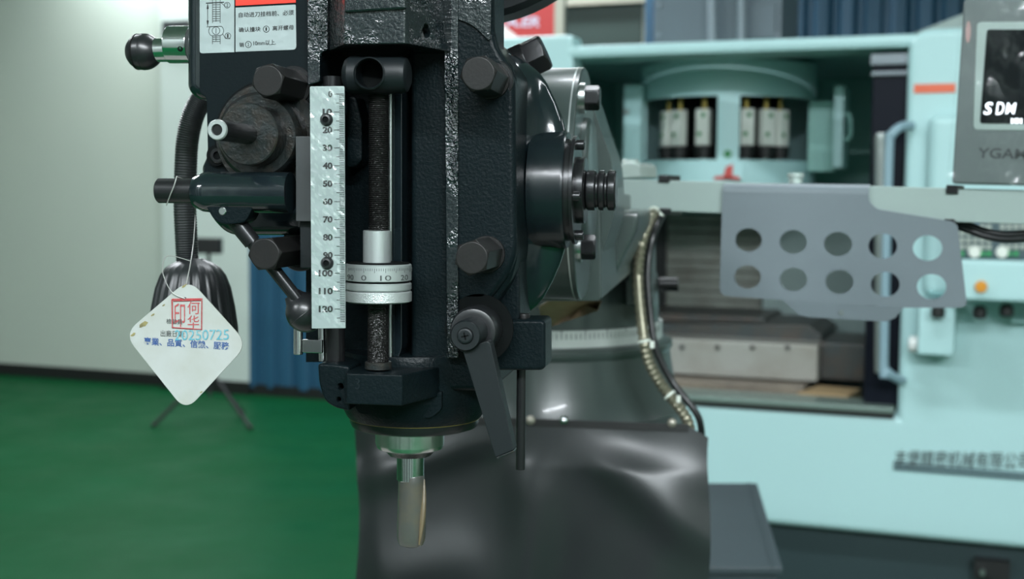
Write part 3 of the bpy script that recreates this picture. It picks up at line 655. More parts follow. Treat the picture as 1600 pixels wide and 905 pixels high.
# crinkled protective film over the rule
bm = B(); n1, n2 = 9, 64; g = []
for j in range(n2+1):
    row = []
    for i in range(n1+1):
        y = 136 + 376*j/n2; x = 485 + 52.5*i/n1 + 2*(y-135)/378
        h = 0.0004 + 0.0009*random.random()*random.random()
        row.append(bm.verts.new(P(x, y, RY-h)))
    g.append(row)
for j in range(n2):
    for i in range(n1): bm.faces.new((g[j][i], g[j][i+1], g[j+1][i+1], g[j+1][i]))
pf_ = obj('protective_film', bm, M['rulefilm'], rule, label='clear crinkled film over the rule')
pf_.modifiers.clear()
for p_ in pf_.data.polygons: p_.use_smooth = False

# --- head casting
bm = B(); pxprism(bm, [(478, -60), (660, -60), (660, 566), (478, 566)], 0.772, 0.87); obj('slot_back', bm, M['paint'], mill)
bm = B(); pxprism(bm, rounded([(641, 20), (748, 40), (790, 90), (806, 112), (809, 400), (798, 440), (772, 478), (770, 612), (641, 612)], [0, 20, 20, 14, 30, 30, 20, 0, 0]), 0.748, 0.87)
head = obj('head_casting', bm, M['paint'], mill, 0.004, 4)
bm = B(); pxprism(bm, [(641, -330), (768, -330), (768, 130), (641, 130)], 0.7485, 0.797); obj('head_upper', bm, M['paint'], head, 0.003, 3)
bm = B(); pxprism(bm, rounded([(700, -60), (770, -60), (772, 68), (804, 112), (807, 395), (795, 430), (766, 468), (755, 474), (712, 474), (703, 440)], [0, 0, 26, 26, 30, 30, 12, 6, 10, 20]), 0.7425, 0.755)
obj('head_pad', bm, M['paint'], head, 0.0045, 4)
bm = B(); pxprism(bm, rounded([(692, -60), (716, -60), (716, 560), (698, 560)], [0, 0, 3, 3]), 0.7405, 0.755); obj('casting_rib', bm, M['cast'], head, 0.004, 3)
bm = B(); pxprism(bm, rounded([(716, -60), (768, -60), (766, 66), (740, 40), (716, 30)], [0, 0, 8, 14, 0]), 0.7408, 0.755); obj('casting_boss', bm, M['cast'], head, 0.003, 3)
# overhanging ledge at the top
zb = P(585, 69, 0.70).z; zt = P(585, -60, 0.70).z
def X(px, Y, py=60): return P(px, py, Y).x
bm = B(); plan(bm, [(X(503, .746), .746), (X(535, .703), .703), (X(538, .700), .700), (X(632, .700), .700), (X(638, .702), .702), (X(714, .746), .746), (X(714, .746), .80), (X(503, .746), .80)], zb, zt)
ledge = obj('head_ledge', bm, M['cast'], mill, 0.0008)
c = P(663, 50, 0.717); dr = B(); cyl(dr, c+Vector((.010, -.012, 0)), c+Vector((-.006, .010, 0)), .0035, n=20); dr2 = B(); cyl(dr2, c+Vector((.010, -.012, .003)), c+Vector((-.006, .010, .003)), .0021, n=16)
cutout(ledge, [dr, dr2])
bm = B(); pxprism(bm, [(537, -60), (634, -60), (634, 14), (596, 16), (537, 20)], 0.6975, 0.702); obj('ledge_lip', bm, M['cast'], ledge, 0.0014, 3)
# left wall between cover plate and slot
bm = B(); pxprism(bm, rounded([(480, -60), (512, -60), (512, 78), (500, 84), (500, 128), (480, 134)], [0, 0, 4, 4, 4, 4]), 0.728, 0.775); obj('slot_cheek', bm, M['cast'], mill, 0.003, 3)

# --- trip hub (cross drilled collar)
tY = 0.716; cz = P(575, 114, 0.703)
bm = B(); r_t = .0108
lathe(bm, Vector((X(538, tY, 114), tY, cz.z)), (1, 0, 0), [(0, .006), (.0015, .0092), (.004, r_t), (.020, r_t*.985), (.026, r_t*.985), (.034, r_t*.97), (.0368, r_t*.88), (.0382, r_t*.62)], 48)
hubt = obj('trip_collar', bm, M['matteblack'], mill)
hc = Vector((cz.x, 0, cz.z)); dr = B(); cyl(dr, hc+Vector((0, .690, 0)), hc+Vector((0, .740, 0)), .0079, n=40); cutout(hubt, [dr])
bm = B(); lathe(bm, hc+Vector((0, .7205, 0)), FY, [(0, .0079), (.0004, .0079)], 32); obj('bore_end', bm, M['void'], hubt)
bm = B(); lathe(bm, hc+Vector((0, .7055, 0)), FY, [(-.012, .0079), (0, .0079), (.0008, .0085), (.0002, .0092)], 40, False); obj('collar_bore', bm, M['matteblack'], hubt)
# --- feed screw with dial nut
sY = 0.722; sx = lambda px, py=300: P(px, py, sY)
def vlathe(px, prof, m, name, parent, Y=sY, n=48, rf=None, label=None, bev=0):
    """profile given as (photograph row, radius) on a vertical axis"""
    a = P(px, prof[0][0], Y); bm = B()
    axx = P(px, (prof[0][0]+prof[-1][0])/2, Y)
    lathe(bm, Vector((axx.x, Y, 0)), EZ, [(P(px, y, Y).z, r) for y, r in prof], n, True, rfun=rf)
    return obj(name, bm, m, parent, bev, label=label)
prof = []; y = 362
while y > 140: prof += [(y, .0062), (y-1.6, .0056)]; y -= 3.2
scr = vlathe(592, prof, M['thread'], 'feed_screw', mill, n=24)
prof = []; y = 568
while y > 474: prof += [(y, .0064), (y-1.2, .0061)]; y -= 2.4
vlathe(591, prof, M['thread'], 'screw_lower', scr, n=24)
vlathe(591, [(576, .0078), (566, .0078), (565, .0074)], M['rust'], 'screw_collar', scr)
vlathe(589, [(414, .0081), (361, .0081), (360, .0076)], M['alu'], 'nut_sleeve', scr, label='pale aluminium sleeve above the dial')
dial = vlathe(591.5, [(438, .0189), (437, .0192), (414, .0192), (412, .0186)], M['alu'], 'graduated_dial', mill, n=64, label='aluminium dial ring marked 0 and 10')
vlathe(591.5, [(453, .0186), (451, .0192), (443, .0192), (441, .0186)], M['alu'], 'lock_ring', dial, n=64)
vlathe(591.5, [(472, .0178), (470, .0192), (456, .0192), (454, .0186)], M['knurl'], 'knurled_nut', dial, n=96, rf=lambda t, r, th: r*(1+0.006*(int(round(th/(2*math.pi)*96)) % 2)))
vlathe(591.5, [(456, .0180), (410, .0180)], M['void'], 'dial_core', dial)
dcx, dr_ = P(591.5, 430, sY), .0193
def dial_pt(ang, py, lift=0.0):
    zz = P(591.5, py, sY-dr_).z; return Vector((dcx.x+(dr_+lift)*math.sin(ang), sY-(dr_+lift)*math.cos(ang), zz))
A0 = -0.19                                     # the dial is seen from its right: graduation 0 sits left of the middle
bm = B()
for k in range(-10, 40):
    a = A0 + k*2*math.pi/100*1.05
    hh = 427 if k % 5 == 0 else 424
    tube(bm, [dial_pt(a, 420), dial_pt(a, hh)], .00012, 4)
obj('tick_marks', bm, M['inkgrey'], dial)
bm = B()
for s, k in (('0', 0), ('10', 10), ('20', 20), ('90', -8)):
    a = A0 + k*2*math.pi/100*1.05; wd = .0016*len(s); t = Vector((math.cos(a), math.sin(a), 0)); nn = Vector((math.sin(a), -math.cos(a), 0))
    text_bm(s, dial_pt(a, 439)-t*wd, t*2*wd, EZ*.0030, nn, .0001, bm=bm)
obj('dial_numbers', bm, M['inkgrey'], dial)
# guide strip at the right of the screw
bm = B(); cyl(bm, P(610, 562, 0.742), P(610, 140, 0.742), .0012, n=14); gs = obj('guide_rod', bm, M['steel'], mill)
bm = B(); pxprism(bm, rounded([(613, 120), (628, 120), (628, 545), (622, 560), (613, 562)], [0, 0, 8, 4, 0]), 0.744, 0.775); obj('guide_strip', bm, M['gloss'], mill, 0.0006)
bm = B(); pxprism(bm, [(541, 150), (556, 150), (566, 190), (566, 250), (556, 262), (541, 262)], 0.752, 0.773); obj('slot_lug', bm, M['paint'], mill, 0.002)

# --- hexagonal clamp bolts on the head
def vp_back(px, py, Y0, Y1):
    p = P(px, py, Y0); return Vector((p.x, Y1, p.z))
for px, py, Yt, Yb, r, ph in [(418, 126, .690, .737, .0100, .25), (413, 397, .690, .755, .0102, .1), (747, 115, .700, .745, .0108, .15), (737, 403, .694, .745, .0104, .35)]:
    bm = B(); hexbolt(bm, vp_back(px, py, Yt, Yb), P(px, py, Yt), r, 0.10, ph); hb = obj('clamp_bolt', bm, M['oxide'], mill, 0.0005)
    bm = B(); q = vp_back(px, py, Yt, Yb); lathe(bm, q, FY, [(0, .0132), (.0018, .0132), (.0024, .0126)], 40); obj('washer', bm, M['oxide2'], hb)
    bm = B(); q = vp_back(px, py, Yt, Yb); lathe(bm, q+FY*.0024, FY, [(0, .0110), (.0022, .0108)], 36); obj('bolt_flange', bm, M['oxide'], hb)

# --- quill nose, clamp block and spindle
qY = 0.785
zb_t, zb_b = P(585, 585, .705).z, P(585, 633, .705).z
bm = B(); plan(bm, [(X(541, .705, 600), .705), (X(628, .705, 600), .705), (X(692, .748, 600), .748), (X(692, .748, 600), .79), (X(535, .748, 600), .79), (X(541, .715, 600), .715)], zb_b, zb_t)
blk = obj('clamp_block', bm, M['paint'], mill, 0.0010)
bm = text_px('3', 555, 591, 562, 609, lambda x, y: P(x, y, .7049), FY, 0.00025, bold=0.01); obj('cast_number', bm, M['gloss'], blk)
bm = B(); pxprism(bm, rounded([(496, 568), (520, 569), (546, 573), (546, 643), (522, 637), (507, 627), (498, 600)], [6, 0, 0, 0, 8, 10, 10]), 0.7185, 0.80)
ear = obj('clamp_ear', bm, M['paint'], mill, 0.0035, 4)
d1 = B(); c = P(532, 604, .7185); cyl(d1, c+FY*.01, c-FY*.012, .0021, n=20); d2 = B(); c = P(529, 624, .7185); cyl(d2, c+FY*.01, c-FY*.012, .0016, n=16)
cutout(ear, [d1, d2])
bm = B(); pxprism(bm, rounded([(552, 630), (626, 636), (690, 612), (690, 640), (672, 654), (600, 652), (560, 646)], [3, 3, 3, 6, 6, 6, 6]), 0.742, 0.80); obj('casting_web', bm, M['paint'], mill, 0.0015)
vlathe(648, [(654, .0400), (648, .0425), (634, .0455), (612, .0475), (560, .0480), (545, .046)], M['paint'], 'quill_housing', mill, qY, 64)
nr = vlathe(648, [(667, .0360), (664, .0395), (658, .0408), (648, .0410), (646, .0400)], M['oxide2'], 'nose_ring', mill, qY, 64)
vlathe(648, [(651.5, .0413), (649.6, .0413)], M['brass'], 'brass_shim', nr, qY, 64); vlathe(645, [(667.5, .0345), (662, .0368)], M['brass'], 'nose_seal', nr, qY, 64)
def turned(t, r, th): return r*(1+.0035*math.sin(11*th+1)+.0022*math.sin(19*th))  # ripple put into the shape to break reflections into upright streaks
sp = vlathe(641, [(707, .0105), (703, .0165), (699, .0208), (692, .0219), (650, .0219)], M['spindle'], 'spindle_nose', mill, qY, 160, rf=turned, label='polished chrome spindle nose')
vlathe(641, [(711, .0130), (702, .0165), (700, .018)], M['rust'], 'collet_face', sp, qY, 48)
# rear quill / right lug and trip rod
bm = B(); pxprism(bm, rounded([(770, 505), (806, 500), (847, 500), (852, 505), (852, 574), (846, 579), (770, 579)], [0, 0, 5, 5, 8, 5, 0]), 0.757, 0.79)
lug = obj('side_lug', bm, M['paint'], mill, 0.0022, 4)
vlathe(818, [(503, .0040), (492, .0040), (490, .0034)], M['oxide'], 'lug_pin', lug, 0.772, 24)
vlathe(814, [(734, .0026), (733, .0029), (570, .0029)], M['oxide2'], 'trip_rod', mill, 0.772, 20)
bm = B(); pxprism(bm, [(772, 440), (812, 380), (812, 500), (772, 510)], 0.765, 0.82); obj('side_web', bm, M['paint'], mill, 0.002)
# --- quill clamp lever
cc = P(727, 525, 0.700); ca = lambda Y: Vector((cc.x, Y, cc.z))
bm = B(); lathe(bm, ca(.7445), FY, [(0, .0205), (.002, .0205)], 48); lv = obj('lever_recess', bm, M['void'], head)
bm = B(); lathe(bm, ca(.745), FY, [(0, .0142), (.018, .0142), (.0215, .0130), (.0225, .0100)], 48); lv = obj('clamp_lever_hub', bm, M['plastic'], mill)
bm = B(); lathe(bm, ca(.728), FY, [(0, .0088), (.0265, .0088), (.0280, .0080)], 40); lf2 = obj('lever_cap', bm, M['matteblack'], lv)
bm = B(); lathe(bm, ca(.7002), FY, [(0, .0047), (.0004, .0047)], 32); obj('cap_gap', bm, M['void'], lf2)
bm = B(); lathe(bm, ca(.6998), FY, [(0, .0043), (.0008, .0043), (.0012, .0038), (.0013, .0030)], 32); cs = obj('cross_screw', bm, M['matteblack'], lf2)
for a in (0.25, 0.25+math.pi/2):
    d = Vector((math.cos(a), 0, math.sin(a))); e = Vector((-math.sin(a), 0, math.cos(a))); q = ca(.6986)
    bm = B(); prism(bm, [q+d*.0021+e*.00042, q-d*.0021+e*.00042, q-d*.0021-e*.00042, q+d*.0021-e*.00042], FY*.0004); obj('cross_slot', bm, M['void'], cs)
bm = B(); pts = [(728, 546), (752, 534), (762, 560), (804, 706), (778, 714), (726, 556)]
pxprism(bm, rounded([(722, 545), (765, 532), (803, 703), (774, 715)], [4, 8, 2, 2]), 0.704, 0.7155); la = obj('lever_arm', bm, M['matteblack'], lv, 0.0012, 2)
bm = B(); pxprism(bm, [(774.5, 715), (802.5, 703.5), (803, 707), (778, 718)], 0.7045, 0.715); obj('lever_tip', bm, M['rust'], la, 0.0004)

# --- side worm housing (turned about a crosswise axis) and its grooved shaft
wY = 0.815; wc = lambda px: Vector((P(px, 298, wY).x, wY, P(860, 297, wY).z))
bm = B(); x0 = wc(740).x
rg = []
for px, rz, ry in [(740, .087, .050), (795, .0865, .050), (812, .0835, .0455), (822, .081, .038), (833, .0775, .026), (842, .074, .016), (852, .0685, .0125), (865, .0585, .0115), (876, .048, .0105), (884, .038, .0095), (886, .030, .008)]:
    rg.append([bm.verts.new(wc(px)+Vector((0, -ry*math.cos(2*math.pi*k/72), rz*math.sin(2*math.pi*k/72)))) for k in range(72)])
for i in range(len(rg)-1):
    for k in range(72): bm.faces.new((rg[i][k], rg[i][(k+1) % 72], rg[i+1][(k+1) % 72], rg[i+1][k]))
bm.faces.new(rg[0]); bm.faces.new(rg[-1]); obj('worm_housing', bm, M['gloss'], mill)
bm = B(); lathe(bm, wc(834), (1, 0, 0), [(wc(px).x-wc(834).x, r) for px, r in [(834, .0375), (884, .0375), (888, .0368)]], 64); wf = obj('worm_flange', bm, M['semi'], mill)
bm = B(); lathe(bm, wc(888), (1, 0, 0), [(wc(px).x-wc(888).x, r) for px, r in [(888, .0325), (896, .0325), (897, .0345), (902, .0345), (903, .033)]], 64); obj('flange_ring', bm, M['oxide2'], wf)
bm = B(); lathe(bm, wc(903), (1, 0, 0), [(wc(px).x-wc(903).x, r) for px, r in [(903, .0212), (914, .0212), (916, .0200)]], 56); obj('bearing_cap', bm, M['oxide2'], wf)
bm = B(); pr = []
for a_, b_ in ((916, 932), (935, 946), (949, 963)): pr += [(a_, .0108), (a_+1, .0122), (a_+3, .0128), (b_-2, .0128), (b_, .0118), (b_+.5, .0108)]
lathe(bm, wc(916), (1, 0, 0), [(wc(px).x-wc(916).x, r) for px, r in pr], 48); obj('grooved_shaft', bm, M['oxide2'], wf)
for zz, yy in ((.0285, -.006), (-.0285, -.006), (.006, .0285), (-.004, -.0285)):
    p = wc(903)+Vector((0, yy, zz)); cap_screw(p+Vector((.0045, 0, 0)), 0, 0, .0032, wf, depth=.005, direction=(1, 0, 0))
# oil port nut at the top of the housing
a = P(798, 106, .845); z = P(853, 80, .845); d = (z-a)
bm = B(); cyl(bm, a, a+d*.47, .0122, n=36); on = obj('oil_plug', bm, M['oxide2'], mill, 0.0006)
bm = B(); hexbolt(bm, a+d*.44, z, .0128, .1, 0.3); obj('plug_hex', bm, M['oxide2'], on, 0.0004)

# --- motor drum above
bm = B(); c = P(735, -218, .90); lathe(bm, c, (0, 1, 0), [(-.110, .060), (-.108, .064), (-.013, .064), (-.012, .108), (-.008, .112), (.02, .112)], 64); obj('motor_drum', bm, M['matteblack'], mill, label='grey bottom of the motor drum')

# --- ram adapter disc behind the head
aY = 0.965; ac = lambda px: Vector((P(px, 288, aY).x, aY, P(880, 288, aY).z))
bm = B(); lathe(bm, ac(838), (1, 0, 0), [(ac(px).x-ac(838).x, r) for px, r in [(838, .0855), (842, .0868), (912, .0868), (914, .0855)]], 80); ad = obj('ram_adapter', bm, M['greygreen'], mill)
bm = B(); lathe(bm, ac(770), (1, 0, 0), [(0, .080), (ac(838).x-ac(770).x, .080)], 64); obj('adapter_neck', bm, M['greygreen'], ad)
bm = B(); lathe(bm, ac(914), (1, 0, 0), [(0, .050), (.003, .050), (.006, .046), (.008, .020)], 56); obj('adapter_boss', bm, M['greygreen'], ad)
bm = B(); lathe(bm, ac(904), (1, 0, 0), [(0, .0874), (.0012, .0874)], 80, False); obj('adapter_edge', bm, M['alu'], ad)
for px, py in ((914, 153), (908, 386)):
    p = P(px, py, .925); bm = B(); hexbolt(bm, p, p+Vector((PXL(px, py, .925, 24), 0, 0)), PXL(px, py, .925, 20), .15, 0.52); hx = obj('adapter_bolt', bm, M['oxide2'], ad, 0.0006)
    bm = B(); lathe(bm, p-Vector((.004, 0, 0)), (1, 0, 0), [(0, .0112), (.0045, .0112)], 32); obj('washer', bm, M['steel'], hx)
# knuckle and ram reaching back to the turret
bm = B(); pxprism(bm, rounded([(812, 300), (938, 300), (940, 466), (934, 471), (812, 471)], [0, 0, 2, 6, 0]), 1.03, 1.42); obj('ram_knuckle', bm, M['greygreen'], mill, 0.004)
bm = B(); pxprism(bm, rounded([(912, 128), (922, 150), (936, 195), (956, 250), (962, 330), (940, 400), (912, 420)], [6, 10, 20, 20, 20, 20, 6]), 1.04, 1.16); obj('knuckle_flank', bm, M['greygreen'], mill, 0.01, 4)
bm = B(); pxprism(bm, [(900, 330), (1000, 330), (996, 360), (948, 460), (900, 468)], 1.20, 1.46); obj('ram', bm, M['greygreen'], mill, 0.006)
# --- turret, degree ring, flared base and column
tYc = 1.60
tur = vlathe(830, [(497, .161), (470, .161), (425, .158), (408, .150), (404, .135)], M['greygreen'], 'turret', mill, tYc, 96)
bm = B(); pxprism(bm, rounded([(978, 340), (1010, 336), (1018, 400), (1018, 480), (978, 480)], [6, 8, 8, 0, 0]), 1.46, 1.58); obj('turret_boss', bm, M['greygreen'], tur, 0.006, 3)
bm = B(); q = P(952, 427, 1.455); hexbolt(bm, P(975, 427, 1.455), P(955, 427, 1.455), .011, .1); obj('turret_bolt', bm, M['oxide2'], tur)
bm = B(); q = P(1040, 444, 1.60); cyl(bm, P(1030, 444, 1.60), P(1060, 444, 1.60), .009, n=18); obj('turret_knob', bm, M['oxide2'], tur)
dg = vlathe(830, [(522, .1655), (497, .1655)], M['ring'], 'degree_ring', mill, tYc, 96, label='silver degree ring around the turret')
bm = B(); tc = P(830, 510, tYc)
for k in range(-30, 31):
    a = rad(k*2.0+20); nn = Vector((math.sin(a), -math.cos(a), 0)); t = Vector((math.cos(a), math.sin(a), 0)); L_ = .014 if k % 5 == 0 else .007
    q = Vector((tc.x, tYc, P(830, 509, tYc).z))+nn*.1656; prism(bm, [q-t*.0005, q+t*.0005, q+t*.0005+EZ*L_, q-t*.0005+EZ*L_], nn*.0002)
obj('degree_marks', bm, M['inkgrey'], dg)
vlathe(830, [(652, .205), (640, .198), (620, .189), (590, .181), (555, .176), (540, .1745), (534, .1775), (527, .1770), (523, .171), (521, .166)], M['greygreen'], 'flared_base', mill, tYc, 96)
bm = B(); a = P(600, 657, 1.425); z = P(1060, 657, 1.425); box(bm, (a.x, 1.425, 0.12), (z.x, 1.76, a.z)); obj('column', bm, M['greygreen'], mill, 0.012, 3)
# unseen knee, saddle and table, added to block green floor reflections
bm = B(); box(bm, (a.x+.04, 0.72, 0.42), (z.x-.04, 1.36, 0.68)); obj('knee', bm, M['greygreen'], mill, 0.012, 3)
bm = B(); box(bm, (a.x+.02, 0.66, 0.68), (z.x-.02, 0.98, 0.80)); obj('saddle', bm, M['greygreen'], mill, 0.01, 3)
bm = B(); zt9 = 0.92; pts = [(0.66, .82), (0.66, zt9)]
for yc in (0.72, 0.80, 0.88): pts += [(yc-.008, zt9), (yc-.008, zt9-.018), (yc-.014, zt9-.018), (yc-.014, zt9-.03), (yc+.014, zt9-.03), (yc+.014, zt9-.018), (yc+.008, zt9-.018), (yc+.008, zt9)]
pts += [(0.94, zt9), (0.94, .82), (0.90, .80), (0.70, .80)]
prism(bm, [(-0.85, y, z_) for y, z_ in pts], (1.2, 0, 0)); obj('work_table', bm, M['table'], mill)
bm = B(); box(bm, (a.x-.05, 0.95, 0), (z.x+.05, 2.0, .12)); obj('machine_base', bm, M['greygreen'], mill, 0.01)

# ------------------------------------------------------------------ end mill held in the spindle
def vl(px, prof, m, name, parent=None, Y=qY, n=48, rf=None, label=None):
    return vlathe(px, prof, M[m], name, parent, Y, n, rf, label)
em = thing('end_mill', P(643, 852, qY), 'end mill cutter in smoky wax coating hanging below the chrome spindle nose', 'end mill')
vl(641.5, [(750, .0083), (749, .0087), (704, .0087)], 'chrome', 'shank', em)
def wave(t, r, th): return r*(1+0.035*math.sin(2*th+t*45)+0.02*math.sin(3*th-t*120))
vl(643, [(853, .0052), (851, .0072), (846, .0082), (838, .0088), (820, .0090), (800, .0090), (780, .0089), (765, .0086), (752, .0085), (743, .0084), (741, .0078)], 'wax', 'wax_sleeve', em, rf=wave)
bm = B(); q0 = P(643, 750, qY); pts = []
for k in range(24):
    t = k/23; a = 0.15 + t*1.0; zz = P(643, 748+t*98, qY).z
    pts.append(Vector((q0.x+.0086*math.cos(a-0.5), qY-.0086*math.sin(a-0.1), zz)))
tube(bm, pts, .0022, 8, rf=lambda i: .0005+.0013*math.sin(math.pi*min(1, (i+1)/24))); obj('cutting_flute', bm, M['amber'], em, label='amber edge of the flute showing through the wax')

# ------------------------------------------------------------------ inspection tag on its wire
TY = 0.668
corners = [(295, 436), (387, 538), (290, 643), (194, 522)]
TF = lambda x, y, t=0.0: P(x, y, TY-t)
tagr = thing('inspection_tag', P(290, 640, TY), 'cream diamond inspection tag with red seal stamp hanging on a wire', 'tag')
hole = [(289+2.6*math.cos(2*math.pi*k/14), 467+2.6*math.sin(2*math.pi*k/14)) for k in range(14)]
bm = outline_mesh([rounded(corners, 26, 8), hole], 0.0007, lambda x, y, t: TF(x, y)+Vector((0, t, 0)), 'card'); cardo = obj('card', bm, M['card'], tagr)
def st_(pts, m, name, r=0.0003):
    bm = B()
    for s in pts: tube(bm, [TF(x, y, 0.0002) for x, y in s], r, 5)
    return obj(name, bm, M[m], cardo)
st_([[(269, 468), (315.5, 467), (315, 515), (269.5, 512), (269, 468)], [(271, 470), (314, 469)]], 'inkred', 'seal_frame', 0.0005)
bm = B(); f = lambda x, y: TF(x, y, 0.0002)
text_px('印', 272, 474, 289, 511, f, FY, 0.00008, bm=bm); text_px('何', 293, 471, 312, 491, f, FY, 0.00008, bm=bm); text_px('华', 293, 493, 311, 513, f, FY, 0.00008, bm=bm); obj('seal_characters', bm, M['inkred'], cardo)
bm = B(); text_px('檢驗員', 260, 498, 285, 506, f, FY, 0.00009, bm=bm, skew=1); text_px('出廠日期:', 251, 516, 288, 526, f, FY, 0.00009, bm=bm, skew=1); obj('printed_captions', bm, M['inkgrey'], cardo)
bm = B(); text_px('20250725', 273, 516, 357.5, 532, lambda x, y: TF(x, y, 0.0003), FY, 0.00009, bm=bm, skew=-1); obj('date_stamp', bm, M['inkcyan'], cardo)
bm = B(); text_px('專業、品質、信賴、服務', 225, 527, 358, 539, f, FY, 0.00009, bold=0.015, bm=bm, skew=8); obj('blue_slogan', bm, M['inkblue'], cardo)
for cx, cy, sx_, sy_, k in ((224, 507, 8, 4, 1), (208, 523, 4, 2.5, 2), (239, 492, 3.5, 1.5, 3), (256, 477, 3, 1.2, 4), (314, 613, 2.5, 1.2, 5), (288, 447, 5, 1.5, 6)):
    rnd = random.Random(k); pts = [(cx+sx_*math.cos(a)*rnd.uniform(.55, 1.1)+sy_*.4*math.sin(a), cy+sy_*math.sin(a)*rnd.uniform(.5, 1.1)-sx_*.55*math.cos(a)) for a in [2*math.pi*i/14 for i in range(14)]]
    bm = B(); prism(bm, [TF(x, y, 0.0001) for x, y in pts], FY*0.00005); obj('oil_stain', bm, M['stain'], cardo)
bm = B(); tube(bm, spline([P(276, 276, .696), P(272, 290, .6955), P(266, 305, .6958), P(260, 321, .699)], 6), .00035, 6); obj('wire', bm, M['wire'], tagr)
bm = B(); tube(bm, spline([P(276, 276, .70), P(290, 285, .715), P(304, 322, .7155), P(303, 372, .700), P(298, 410, .680), P(292, 440, .672), P(289, 463, .6685)], 8), .00035, 6); obj('wire', bm, M['wire'], tagr)
bm = B(); tube(bm, spline([P(289, 467, .6670), P(270, 458, .6668), P(259, 440, .670), P(254, 420, .674), P(262, 400, .680), P(298, 408, .681)], 8), .00025, 6); obj('wire', bm, M['wire'], tagr)

# ------------------------------------------------------------------ gooseneck work lamp
lY = 0.875
lp = thing('work_lamp', P(300, 520, lY), 'black gooseneck work lamp with ribbed bell shade behind the inspection tag', 'lamp')
path = spline([P(335, 120, lY), P(318, 150, lY), P(302, 180, lY), P(293, 220, lY), P(290, 270, lY), P(289, 320, lY), P(291, 370, lY), P(293, 410, lY)], 24)
bm = B(); R0 = PXL(290, 300, lY, 17)
tube(bm, path, R0, 20, rf=lambda i: R0*(1.0 if i % 2 else 0.94)); obj('gooseneck', bm, M['softplastic'], lp)
zc = P(300, 405, lY); 
def ribs(t, r, th): return r*(1+0.05*max(0, math.cos(22*th))*min(1, max(0, (P(302, 412, lY).z-t)/0.012)))
vl(302, [(530, .0305), (510, .0300), (480, .0282), (450, .0255), (430, .0225), (418, .0190), (411, .0140), (406, .0088), (404, .0080)], 'softplastic', 'shade', lp, lY, 176, ribs)
vl(302, [(534, .0290), (529, .0312), (526, .0312)], 'plastic', 'shade_rim', lp, lY, 64)

# ------------------------------------------------------------------ rubber way cover on the column
RYc = 1.392
wcv = thing('way_cover', P(830, 905, RYc), 'hanging black rubber sheet screwed to the column below the turret', 'rubber sheet')
bm = B(); NX, NZ = 110, 90; x0, x1 = P(556, 780, RYc).x, P(1106, 780, RYc).x; zt = P(800, 654, RYc).z; zb_ = 0.60
def ridge(x, z, a, b, wd, h):
    ax_, az = P(*a, RYc).x, P(*a, RYc).z; bx, bz = P(*b, RYc).x, P(*b, RYc).z
    dx, dz_ = bx-ax_, bz-az; L = math.hypot(dx, dz_); t = ((x-ax_)*dx+(z-az)*dz_)/(L*L); s = ((x-ax_)*dz_-(z-az)*dx)/L
    f_ = 1/(1+math.exp(-(t+0.02)*14))/(1+math.exp((t-1.02)*9)); return h*math.exp(-(s/wd)**2)*f_
g = []
for j in range(NZ+1):
    row = []
    for i in range(NX+1):
        u = i/NX; x = x0+(x1-x0)*u; top = zt
        if u > 0.94: top = zt-(u-0.94)/0.06*0.0125
        z = top+(zb_-top)*(j/NZ)**1.15
        fall = min(1, max(0, (zt-z)/0.05))
        h = ridge(x, z, (780, 672), (575, 745), .019, .0125) + ridge(x, z, (930, 700), (1120, 860), .026, .0125) + ridge(x, z, (828, 735), (815, 960), .026, .011) \
            + ridge(x, z, (960, 715), (1120, 760), .026, .005) + ridge(x, z, (600, 905), (740, 870), .04, .012) + .006*math.sin(u*7+z*9) + .004*math.sin(u*17-z*14)
        edge = 0.010*math.exp(-(u/.05)**2)
        row.append(bm.verts.new((x + .004*fall*math.sin(z*22), RYc - 0.004 - fall*(h+.002) + edge*fall, z)))
    g.append(row)
for j in range(NZ):
    for i in range(NX): bm.faces.new((g[j][i], g[j][i+1], g[j+1][i+1], g[j+1][i]))
ex = bmesh.ops.solidify(bm, geom=bm.faces[:], thickness=0.0025)
obj('rubber_sheet', bm, M['rubber'], wcv)
bm = B(); a = P(562, 652, RYc); z = P(1076, 662, RYc); box(bm, (a.x, RYc-.006, P(800, 664, RYc).z), (z.x, RYc-.0045, P(800, 652, RYc).z)); 
stp = obj('clamp_strip', bm, M['black'], wcv, 0.0003)
for px, m in ((640, 'dullzinc'), (720, 'dullzinc'), (829, 'dullzinc'), (881, 'chrome'), (1050, 'dullzinc')):
    c = P(px, 657 if px < 1000 else 661, RYc-.006); bm = B(); lathe(bm, c, FY, [(0, .0052), (.001, .0050), (.0028, .0032), (.0034, .0006)], 24); obj('sheet_screw', bm, M[m], wcv)

# ------------------------------------------------------------------ readout arm, tray, digital readout
a0 = P(965, 300, 1.475); a1 = P(1600, 320, 1.325); AD = Vector((a1.x-a0.x, a1.y-a0.y, 0)).normalized(); AN = Vector((-AD.y, AD.x, 0))   # AN points away from the viewer
def A(px, py, d=0.0): return hit(px, py, a0+AN*d, AN)
arm = thing('readout_bracket', A(980, 332), 'pale grey green bracket arm carrying the tray and readout beside the turret', 'bracket')
bm = B(); prism(bm, [A(x, y) for x, y in [(950, 279.5), (1760, 301.5), (1760, 357), (950, 327)]], AN*.030); beam = obj('beam', bm, M['arm'], arm, 0.0015)
for x0, y0, x1, y1 in ((1028, 273, 1045, 285), (1030, 325, 1047, 335), (1478, 289, 1497, 303), (1475, 342, 1492, 350)):
    bm = B(); prism(bm, [A(x, y, -.003) for x, y in ((x0, y0), (x1, y0+.5), (x1, y1+.5), (x0, y1))], AN*.036); obj('clip', bm, M['plastic'], arm, 0.001)
